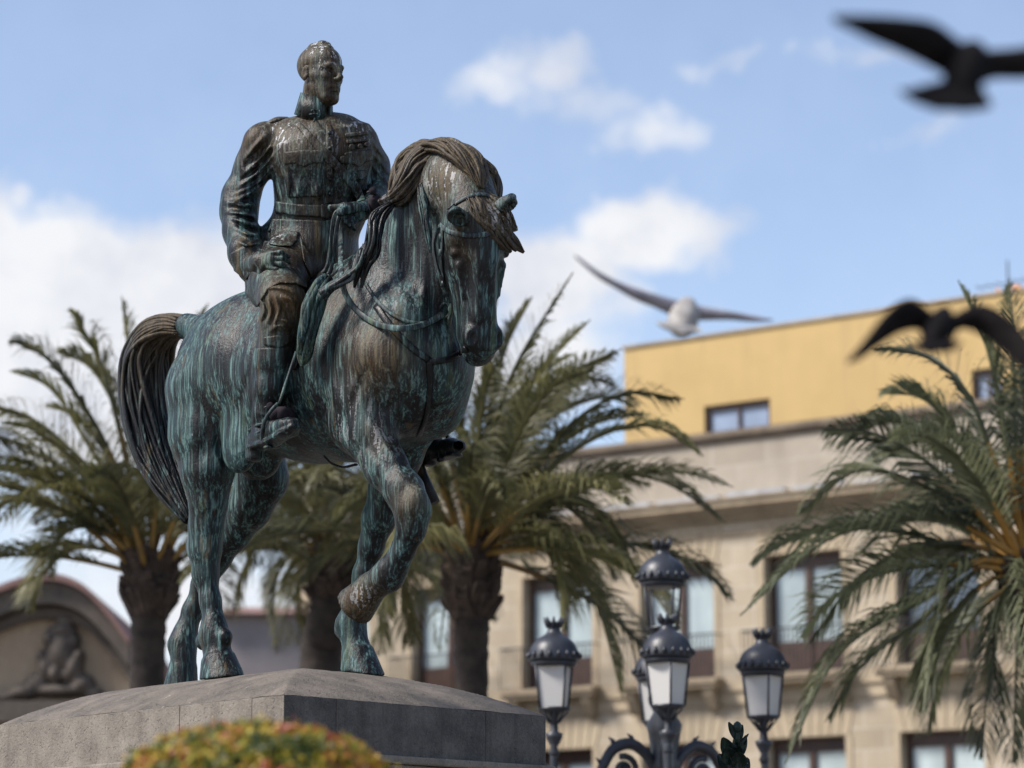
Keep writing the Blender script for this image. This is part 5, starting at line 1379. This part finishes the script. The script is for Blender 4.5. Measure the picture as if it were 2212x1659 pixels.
def lantern(base, glass_mat, rot=0.0):
    "base = centre of the lantern's foot; six panes, domed cap with a crown"
    root = MB(); h = .395; r0, r1 = .155, .200
    K = 4
    for k in range(K):
        a = rot + 2 * math.pi * k / K
        p0 = base + np.array([math.cos(a) * r0, math.sin(a) * r0, 0]); p1 = base + np.array([math.cos(a) * r1, math.sin(a) * r1, h])
        root.tube([p0, p1], .011, 6)
    root.lathe(base, [(.03, -.16), (.045, -.13), (.03, -.10), (.045, -.06), (.07, -.035), (.155, -.014), (.155, .010), (.1, .012)], 18)
    for k in range(8):
        a = 2 * math.pi * k / 8; d = np.array([math.cos(a), math.sin(a), 0])
        root.tube([base + d * .04 + UPV * -.13, base + d * .075 + UPV * -.085, base + d * .13 + UPV * -.025], [.010, .010, .007], 5)
    root.lathe(base + UPV * h, [(.17, -.012), (.20, -.008), (.215, .02), (.21, .035), (.1, .036)], 24)
    fr = add('lantern', root, M['lamp_iron'], lamp)
    g = MB(); v = []
    for zz, rr in ((.014, r0 - .012), (h - .013, r1 - .012)):
        for k in range(K):
            a = rot + 2 * math.pi * k / K; v.append(base + np.array([math.cos(a) * rr, math.sin(a) * rr, zz]))
    g.add(v, [(k, (k + 1) % K, K + (k + 1) % K, K + k) for k in range(K)]); add('glass', g, glass_mat, fr, False)
    c = MB(); cb = base + UPV * (h + .036)
    c.lathe(cb, [(0.2, 0.0), (0.23, 0.0073), (0.238, 0.0244), (0.234, 0.0488), (0.226, 0.0854), (0.215, 0.1281), (0.192, 0.1708), (0.155, 0.2074), (0.11, 0.2342), (0.075, 0.2586), (0.058, 0.2867), (0.054, 0.3111), (0.066, 0.3196), (0.055, 0.3294), (0.062, 0.366), (0.03, 0.3684)], 28)
    for k in range(18):
        a = 2 * math.pi * k / 18; d = np.array([math.cos(a), math.sin(a), 0])
        c.tube([cb + d * .232 + UPV * .03, cb + d * .244 + UPV * .06, cb + d * .224 + UPV * .09], [.018, .022, .007], 6)
    for k in range(8):
        a = 2 * math.pi * k / 8; d = np.array([math.cos(a), math.sin(a), 0])
        c.tube([cb + d * .05 + UPV * .32, cb + d * .072 + UPV * .365, cb + d * .094 + UPV * .41], [.022, .02, .007], 5)
    add('cap', c, M['lamp_iron'], fr)
    return fr
zb = zl_(1516)
dirs = {'front': (.0, -.66), 'left': (-1.03, -.38), 'right': (.97, .50), 'back': (.0, 1.05)}
for nm, (dx, dy) in dirs.items():
    lantern(np.array([LX + dx, LY + dy, zb - .10]), M['opal'], {'front': -math.pi / 2 + .1, 'left': .55, 'right': -math.pi / 2 + .2, 'back': .3}[nm])
ztopb = zl_(1354)
lantern(np.array([LX, LY, ztopb]), M['clear'], .5)
col = MB(); zc0 = zb - .1
col.lathe((LX, LY, 0), [(.42, 0), (.42, .25), (.34, .3), (.30, .9), (.2, 1.05), (.13, 1.2), (.11, 2.4), (.15, 2.5), (.10, 2.6), (.13, zc0 - .55), (.155, zc0 - .5), (.12, zc0 - .42), (.15, zc0 - .2), (.17, zc0 - .12), (.10, zc0), (.14, zc0 + .08), (.15, zc0 + .14), (.06, zc0 + .22), (.05, ztopb - .2), (.09, ztopb - .12), (.04, ztopb - .05)], 20)
add('post', col, M['lamp_iron'], lamp)
for nm, (dx, dy) in dirs.items():
    d = np.array([dx, dy, 0]); R_ = np.linalg.norm(d); d /= R_
    P = lambda r, z: np.array([LX, LY, 0]) + d * r + UPV * z
    z0 = zb - .74
    a = MB()
    arc = catmull([P(.10, z0 + .10), P(.18, z0 + .24), P(.34, z0 + .34), P(.52, z0 + .28), P(.64, z0 + .08), P(.74, z0 - .12), P(R_ - .08, z0 - .20), P(R_, z0 - .02), P(R_, zb - .26)], 40)
    a.tube(arc, np.interp(np.linspace(0, 1, 40), [0, .3, .6, 1], [.05, .055, .045, .035]), 8)
    sp = [P(.40 + (.13 - .0045 * t) * math.cos(t * .42 + 1.2), z0 + .10 + (.13 - .0045 * t) * math.sin(t * .42 + 1.2)) for t in range(26)]
    a.tube(sp, np.linspace(.032, .022, 26), 7)
    a.lathe(P(.40, z0 + .10) - np.array([0, 0, .0]), [(.03, -.03), (.045, 0), (.03, .03)], 10, np.cross(d, UPV))
    for t in range(4, 34, 5):
        q = arc[t]; a.tube([q, q + UPV * .07 + d * .02, q + UPV * .10 + d * .06], [.03, .022, .005], 5)
    a.lathe(P(R_, zb - .42), [(.035, -.12), (.05, -.08), (.03, -.03), (.075, .05), (.085, .09), (.04, .11), (.035, .2)], 14)
    add('arm', a, M['lamp_iron'], lamp)

# ---- bronze sprig beside the pedestal
sg = W(1586, 1640, 17.4)
spr = empty('bronze_sprig', (sg[0], sg[1], 0)); tag(spr, 'dark bronze sprig of curled leaves on a rod, in front of the lamp arm', 'ornament')
def bronze_leaf(base, d, ln, wd, curl):
    d = np.asarray(d, float); d /= np.linalg.norm(d); s_ = np.cross(d, A_F); s_ /= np.linalg.norm(s_); nrm = np.cross(s_, d)
    mb = MB(); n = 12; m = 7; v = []
    for side in (0, 1):
        for i in range(n):
            t = i / (n - 1); w = wd * math.sin(math.pi * min(.98, t * .86 + .1)) ** .8
            c = base + d * ln * t + nrm * (curl * t * t)
            for j in range(m):
                u = j / (m - 1) * 2 - 1; v.append(c + s_ * (u * w) - nrm * (abs(u) ** 1.5 * w * .7) + nrm * (.006 if side else 0))
    f = []
    for i in range(n - 1):
        for j in range(m - 1):
            a = i * m + j; f.append((a, a + 1, a + m + 1, a + m)); b = n * m + a; f.append((b, b + m, b + m + 1, b + 1))
    for i in range(n - 1):
        for j in (0, m - 1):
            a = i * m + j; f.append((a, a + m, n * m + a + m, n * m + a))
    mb.add(v, f); o = mb.build('leaf', M['bronze_sprig'], spr, True)
M['bronze_sprig'] = bronze('bronze_sprig_metal', dark=(.012, .022, .018), teal=(.02, .05, .04), pale=(.05, .09, .08), amount=.4, grain=.4)
D_ = 17.4
for (bx, by, tx, ty, w, cu) in ((1586, 1668, 1553, 1632, .05, .05), (1590, 1672, 1618, 1640, .05, .05), (1583, 1640, 1560, 1592, .045, -.03), (1592, 1640, 1612, 1590, .03, .02), (1588, 1640, 1596, 1610, .04, -.05), (1580, 1650, 1566, 1610, .05, -.08), (1594, 1600, 1574, 1560, .024, .0), (1594, 1604, 1604, 1566, .02, .01), (1600, 1660, 1590, 1620, .05, -.09), (1592, 1615, 1617, 1585, .012, .0)):
    b_ = W(bx, by, D_); t_ = W(tx, ty, D_); bronze_leaf(b_, t_ - b_, np.linalg.norm(t_ - b_), w, cu)
mb = MB(); mb.tube(catmull([W(1594, 1562, D_), W(1593, 1600, D_), W(1589, 1660, D_), np.array([sg[0], sg[1], 1.2]), np.array([sg[0], sg[1], 0])], 20), np.concatenate([[.012, .016, .016, .014], np.linspace(.02, .035, 16)]), 8); mb.build('rod', M['bronze_sprig'], spr, True)
mb = MB(); mb.lathe(W(1593, 1572, D_), [(.01, -.03), (.028, -.01), (.03, .01), (.02, .03), (.005, .04)], 8); mb.build('bud', M['bronze_sprig'], spr, True)

# ---- birds
def feather_mat(name, col, tip):
    m, nt, bs = new_mat(name); g = NT(nt); n = g.noise(g.coords(), 25, 4, .6)
    nt.links.new(g.mix(g.ramp(n, [(.35, 0.0), (.65, 1.0)]), col, tip), bs.inputs['Base Color']); bs.inputs['Roughness'].default_value = .95; bs.inputs['Specular IOR Level'].default_value = .1
    return m
M['dark_feather'] = feather_mat('dark_feathers', (.004, .0038, .0042), (.009, .008, .009)); M['wing_under'] = feather_mat('dark_wing_feathers', (.007, .006, .0065), (.014, .012, .012))
M['white_feather'] = feather_mat('pale_feathers', (.24, .225, .215), (.37, .355, .34)); M['white_wing'] = feather_mat('pale_wing_feathers', (.20, .195, .225), (.28, .27, .31))
def wing(st, d0, mat, parent, name='wing', th=.010):
    "stations: (leading x, y, trailing x, y, depth offset): a thin cambered wing"
    n = 20; S = np.array(st, float); x = np.linspace(0, len(S) - 1, n)
    Q = catmull(S, n); v = []; m = 8
    for i in range(n):
        ex, ey = (Q[i][2] - Q[i][0]) * .09, (Q[i][3] - Q[i][1]) * .09
        a = W(Q[i][0] - ex, Q[i][1] - ey, d0 + Q[i][4]); b = W(Q[i][2] + ex, Q[i][3] + ey, d0 + Q[i][4] + .01)
        for side in (1, -1):
            for j in range(m):
                t = j / (m - 1)
                v.append(a + (b - a) * t - A_F * (side * th * (.15 + math.sin(math.pi * (1 - (1 - t) ** 1.7)) * .85) * (1 - .7 * i / n)) - A_F * .02 * math.sin(math.pi * t))
    f = []
    for i in range(n - 1):
        for s in (0, 1):
            for j in range(m - 1):
                a = i * 2 * m + s * m + j; q = (a, a + 1, a + 2 * m + 1, a + 2 * m); f.append(q if s else q[::-1])
        for j in (0, m - 1):
            a = i * 2 * m + j; f.append((a, a + m, a + 3 * m, a + 2 * m))
    f.append(tuple(range(m)) + tuple(range(2 * m - 1, m - 1, -1))); b0 = (n - 1) * 2 * m; f.append(tuple(b0 + k for k in (tuple(range(m)) + tuple(range(2 * m - 1, m - 1, -1))))[::-1])
    return mesh_obj(name, v, f, mat, parent)
def bird(label, ctr, d0, body, rb, wings, tail, mats, group='birds in flight'):
    root = empty('flying_bird', W(ctr[0], ctr[1], d0)); tag(root, label, 'bird', group)
    P = catmull([W(x, y, d0 + dd) for x, y, dd in body], 16); mb = MB(); mb.tube(P, np.interp(np.linspace(0, 1, 16), np.linspace(0, 1, len(rb)), rb), 14); mb.build('body', mats[0], root, True)
    for w in wings: wing(w, d0, mats[1], root)
    wing(tail, d0, mats[0], root, 'tail', .008)
bird('large dark bird flying across the top right corner of the sky', (2090, 150), 6.0, [(2070, 215, -.08), (2078, 180, -.02), (2088, 145, .04), (2100, 120, .12), (2106, 112, .18)], [.02, .042, .05, .036, .022],
     [[(2095, 112, 2060, 175, .05), (2069, 92, 2040, 156, .05), (2018, 56, 1990, 128, .0), (1960, 44, 1935, 103, -.06), (1900, 38, 1885, 84, -.1), (1840, 35, 1840, 64, -.14), (1796, 34, 1800, 46, -.16)],
      [(2100, 112, 2115, 178, .05), (2140, 112, 2150, 166, .08), (2200, 108, 2205, 166, .12), (2270, 96, 2265, 160, .16), (2340, 90, 2325, 140, .2), (2420, 92, 2415, 105, .22)]],
     [(2066, 168, 2110, 172, .0), (2020, 180, 2116, 192, -.05), (1975, 194, 2124, 214, -.09), (1955, 197, 2128, 226, -.11), (1985, 222, 2112, 236, -.13), (2030, 240, 2075, 242, -.14)], (M['dark_feather'], M['wing_under']))
bird('smaller dark bird with arched wings in front of the yellow block', (2030, 710), 7.6, [(2010, 752, -.1), (2018, 730, -.05), (2030, 705, .03), (2037, 685, .1), (2040, 674, .15)], [.02, .038, .042, .030, .020],
     [[(2024, 690, 2000, 735, .03), (2000, 668, 1985, 710, .02), (1972, 652, 1955, 711, -.02), (1946, 656, 1930, 722, -.06), (1911, 682, 1900, 742, -.1), (1868, 735, 1866, 768, -.14), (1828, 782, 1834, 786, -.16)],
      [(2040, 690, 2055, 735, .03), (2064, 680, 2070, 711, .05), (2104, 662, 2098, 710, .06), (2150, 671, 2135, 728, .05), (2195, 708, 2172, 760, .02), (2225, 745, 2205, 788, -.02), (2245, 800, 2238, 802, -.05)]],
     [(2008, 728, 2046, 730, -.05), (1985, 742, 2058, 738, -.09), (1955, 749, 2070, 738, -.12), (1975, 757, 2058, 754, -.14), (2000, 761, 2040, 762, -.15)], (M['dark_feather'], M['wing_under']))
bird('pale grey and white bird gliding above the yellow roof edge', (1478, 685), 9.8, [(1474, 716, -.1), (1474, 700, -.05), (1478, 680, .03), (1484, 662, .12), (1485, 653, .17)], [.03, .055, .055, .036, .02],
     [[(1465, 652, 1460, 684, .03), (1425, 640, 1418, 664, .0), (1381, 626, 1373, 646, -.03), (1335, 609, 1330, 622, -.05), (1290, 585, 1288, 596, -.08), (1239, 548, 1242, 556, -.1)],
      [(1492, 660, 1494, 690, .03), (1530, 666, 1530, 690, .05), (1580, 674, 1578, 690, .07), (1625, 682, 1622, 694, .1), (1668, 690, 1667, 694, .12)]],
     [(1462, 690, 1492, 692, -.05), (1440, 696, 1500, 704, -.09), (1424, 697, 1510, 714, -.12), (1440, 711, 1503, 720, -.13), (1465, 720, 1485, 721, -.14)], (M['white_feather'], M['white_wing']))
def perched(label, pts, rad, head, hr, beak, par=None):
    root = empty('perched_pigeon', pts[0]); tag(root, label, 'pigeon')
    P = catmull(pts, 14); mb = MB(); mb.tube(P, np.interp(np.linspace(0, 1, 14), np.linspace(0, 1, len(rad)), rad), 14); b = mb.build('body', M['pigeon'], root, True)
    mb = MB(); mb.tube([head - UPV * hr * .9, head - UPV * hr * .4, head, head + UPV * hr * .6, head + UPV * hr * .95], [hr * .7, hr * .95, hr, hr * .75, hr * .2], 12); mb.build('head', M['pigeon'], root, True)
    mb = MB(); mb.tube([head + beak * hr * .8, head + beak * hr * 1.7 - UPV * hr * .2], [.008, .002], 6); mb.build('beak', M['beak'], root, True)
    for q in (-1, 1):
        sd = np.cross(P[6] - P[3], UPV); sd /= np.linalg.norm(sd)
        mb = MB(); mb.tube([P[3] + sd * q * rad[1] * .8, P[7] + sd * q * rad[2] * .85, P[12] + sd * q * .02], [.035, .045, .01], 10, True, (sd, .4)); mb.build('wing', M['pigeon'], root, True)
        mb = MB(); f0 = P[5] + sd * q * .025; mb.tube([f0 - UPV * rad[2] * .7, f0 - UPV * (rad[2] + .035)], .007, 6); mb.build('foot', M['beak'], root, True)
M['pigeon'] = feather_mat('pigeon_feathers', (.014, .012, .016), (.035, .03, .036)); M['beak'] = plain('beak_grey', (.06, .05, .05), .5)
perched('dark pigeon sitting on the toe of the rider boot in its stirrup', [H(586, 890, -.60), H(594, 894, -.58), H(607, 896, -.54), H(621, 898, -.48), H(632, 905, -.38)], [.028, .046, .054, .048, .02], H(584, 877, -.61), .026, -A_R * .9 + A_U * -.1)
perched('dark pigeon sitting by the rider rein hand beneath the mane', [W(806, 424, dT - .52), W(811, 434, dT - .5), W(818, 448, dT - .46), W(826, 462, dT - .4), W(836, 470, dT - .3)], [.028, .045, .05, .045, .02], W(805, 412, dT - .53), .025, -A_R * .9 + A_U * -.15)
# ================================================================== LIGHT, SKY, CAMERA
sc = bpy.context.scene
cd = bpy.data.cameras.new('camera'); co = bpy.data.objects.new('camera', cd); C.objects.link(co)
co.location = A_CAM; co.rotation_euler = (math.radians(90) + PITCH, 0, 0)
cd.sensor_width = 36; cd.lens = FPX / 2212 * 36; cd.clip_end = 4000; cd.clip_start = .1
cd.dof.use_dof = True; cd.dof.focus_distance = 17.2; cd.dof.aperture_fstop = 1.5; cd.dof.aperture_blades = 9
sc.camera = co
SUN_EL, SUN_AZ = math.radians(46), math.atan2(-.95, -.30)      # azimuth measured from +Y towards +X
sd = Vector((math.sin(SUN_AZ) * math.cos(SUN_EL), math.cos(SUN_AZ) * math.cos(SUN_EL), math.sin(SUN_EL)))
s = bpy.data.lights.new('sun', 'SUN'); s.energy = 4.2; s.angle = math.radians(14); s.color = (1, .94, .86)
so = bpy.data.objects.new('sun', s); C.objects.link(so); so.rotation_euler = sd.to_track_quat('Z', 'Y').to_euler()
w = bpy.data.worlds.new('World'); sc.world = w; w.use_nodes = True
nt = w.node_tree; g = NT(nt); bg = nt.nodes['Background']
sky = g.n('ShaderNodeTexSky', _sky_type='NISHITA'); sky.sun_disc = False; sky.sun_elevation = SUN_EL; sky.sun_rotation = SUN_AZ
sky.air_density = 1.0; sky.dust_density = .6; sky.ozone_density = 1.6
tc = g.n('ShaderNodeTexCoord'); dirv = tc.outputs['Generated']
sx = g.n('ShaderNodeSeparateXYZ'); nt.links.new(dirv, sx.inputs[0])
wn = g.n('ShaderNodeTexNoise'); nt.links.new(dirv, wn.inputs['Vector']); wn.inputs['Scale'].default_value = 26; wn.inputs['Detail'].default_value = 6; wn.inputs['Roughness'].default_value = .6
wsx = g.n('ShaderNodeSeparateColor'); nt.links.new(wn.outputs['Color'], wsx.inputs[0])
az = g.math('ADD', g.math('ARCTAN2', sx.outputs[0], sx.outputs[1]), g.math('MULTIPLY', g.math('SUBTRACT', wsx.outputs[0], .5), .055))
el = g.math('ADD', g.math('ARCSINE', sx.outputs[2]), g.math('MULTIPLY', g.math('SUBTRACT', wsx.outputs[1], .5), .045))
def azel(px, py):
    r = ray(px, py); r = r / np.linalg.norm(r); return math.atan2(r[0], r[1]), math.asin(r[2])
# cloud banks as soft patches in azimuth and elevation: (x, y, half width, half height, weight)
BANKS = [(-60, 640, 280, 210, 1.15), (190, 640, 220, 170, 1.1), (420, 650, 230, 165, 1.15), (650, 700, 220, 200, .9), (250, 850, 420, 200, .9), (900, 720, 200, 170, .8), (1180, 600, 180, 110, 1.0), (1410, 510, 150, 80, .9), (1180, 760, 200, 120, .8),
         (1330, 660, 200, 80, .45), (1170, 120, 130, 100, .44), (1080, 180, 130, 65, .42), (1290, 205, 180, 75, .38), (1440, 265, 165, 80, .45), (1560, 110, 110, 40, .34), (1850, 110, 130, 45, .34), (1980, 280, 160, 50, .28), (600, 1300, 900, 250, .55), (60, 430, 60, 50, .5), (150, 470, 50, 60, .45)]
tot = None
for x, y, hw, hh, wt in BANKS:
    a0, e0 = azel(x, y); a1 = azel(x + hw, y)[0]; e1 = azel(x, y - hh)[1]
    da = g.math('DIVIDE', g.math('SUBTRACT', az, a0), a1 - a0); de = g.math('DIVIDE', g.math('SUBTRACT', el, e0), e1 - e0)
    q = g.math('ADD', g.math('MULTIPLY', da, da), g.math('MULTIPLY', de, de))
    b = g.math('MULTIPLY', g.math('POWER', 2.718, g.math('MULTIPLY', q, -1)), wt)
    tot = b if tot is None else g.math('MAXIMUM', tot, b)
dn = g.n('ShaderNodeTexNoise'); nt.links.new(dirv, dn.inputs['Vector']); dn.inputs['Scale'].default_value = 38; dn.inputs['Detail'].default_value = 7; dn.inputs['Roughness'].default_value = .58
far = g.n('ShaderNodeTexNoise'); nt.links.new(dirv, far.inputs['Vector']); far.inputs['Scale'].default_value = 3; far.inputs['Detail'].default_value = 6
inframe = g.math('GREATER_THAN', g.math('ABSOLUTE', g.math('ARCTAN2', sx.outputs[0], sx.outputs[1])), .45)
tot = g.math('ADD', tot, g.math('MULTIPLY', g.math('SUBTRACT', dn.outputs[0], .5), .55))
cl = g.ramp(tot, [(.16, 0.0), (.34, .45), (.56, 1.0)])
cfar = g.math('MULTIPLY', g.ramp(far.outputs[0], [(.50, 0.0), (.70, .5)]), inframe)
cl = g.math('MAXIMUM', g.math('MAXIMUM', cl, cfar), .11)
shade = g.ramp(wn.outputs[0], [(.3, (.45, .47, .53)), (.6, (.60, .61, .635))])
SKY = .138
skyc = g.mix(1.0, sky.outputs[0], (SKY * 1.0, SKY * .93, SKY * .93), 'MULTIPLY')
nt.links.new(g.mix(cl, skyc, shade), bg.inputs[0]); bg.inputs[1].default_value = 1.0
sc.view_settings.view_transform = 'Standard'; sc.view_settings.look = 'None'; sc.view_settings.exposure = .60; sc.view_settings.gamma = 1
sc.cycles.use_denoising = True; sc.cycles.max_bounces = 6; sc.cycles.diffuse_bounces = 3; sc.cycles.glossy_bounces = 3; sc.cycles.transparent_max_bounces = 8
sc.render.engine = 'CYCLES'
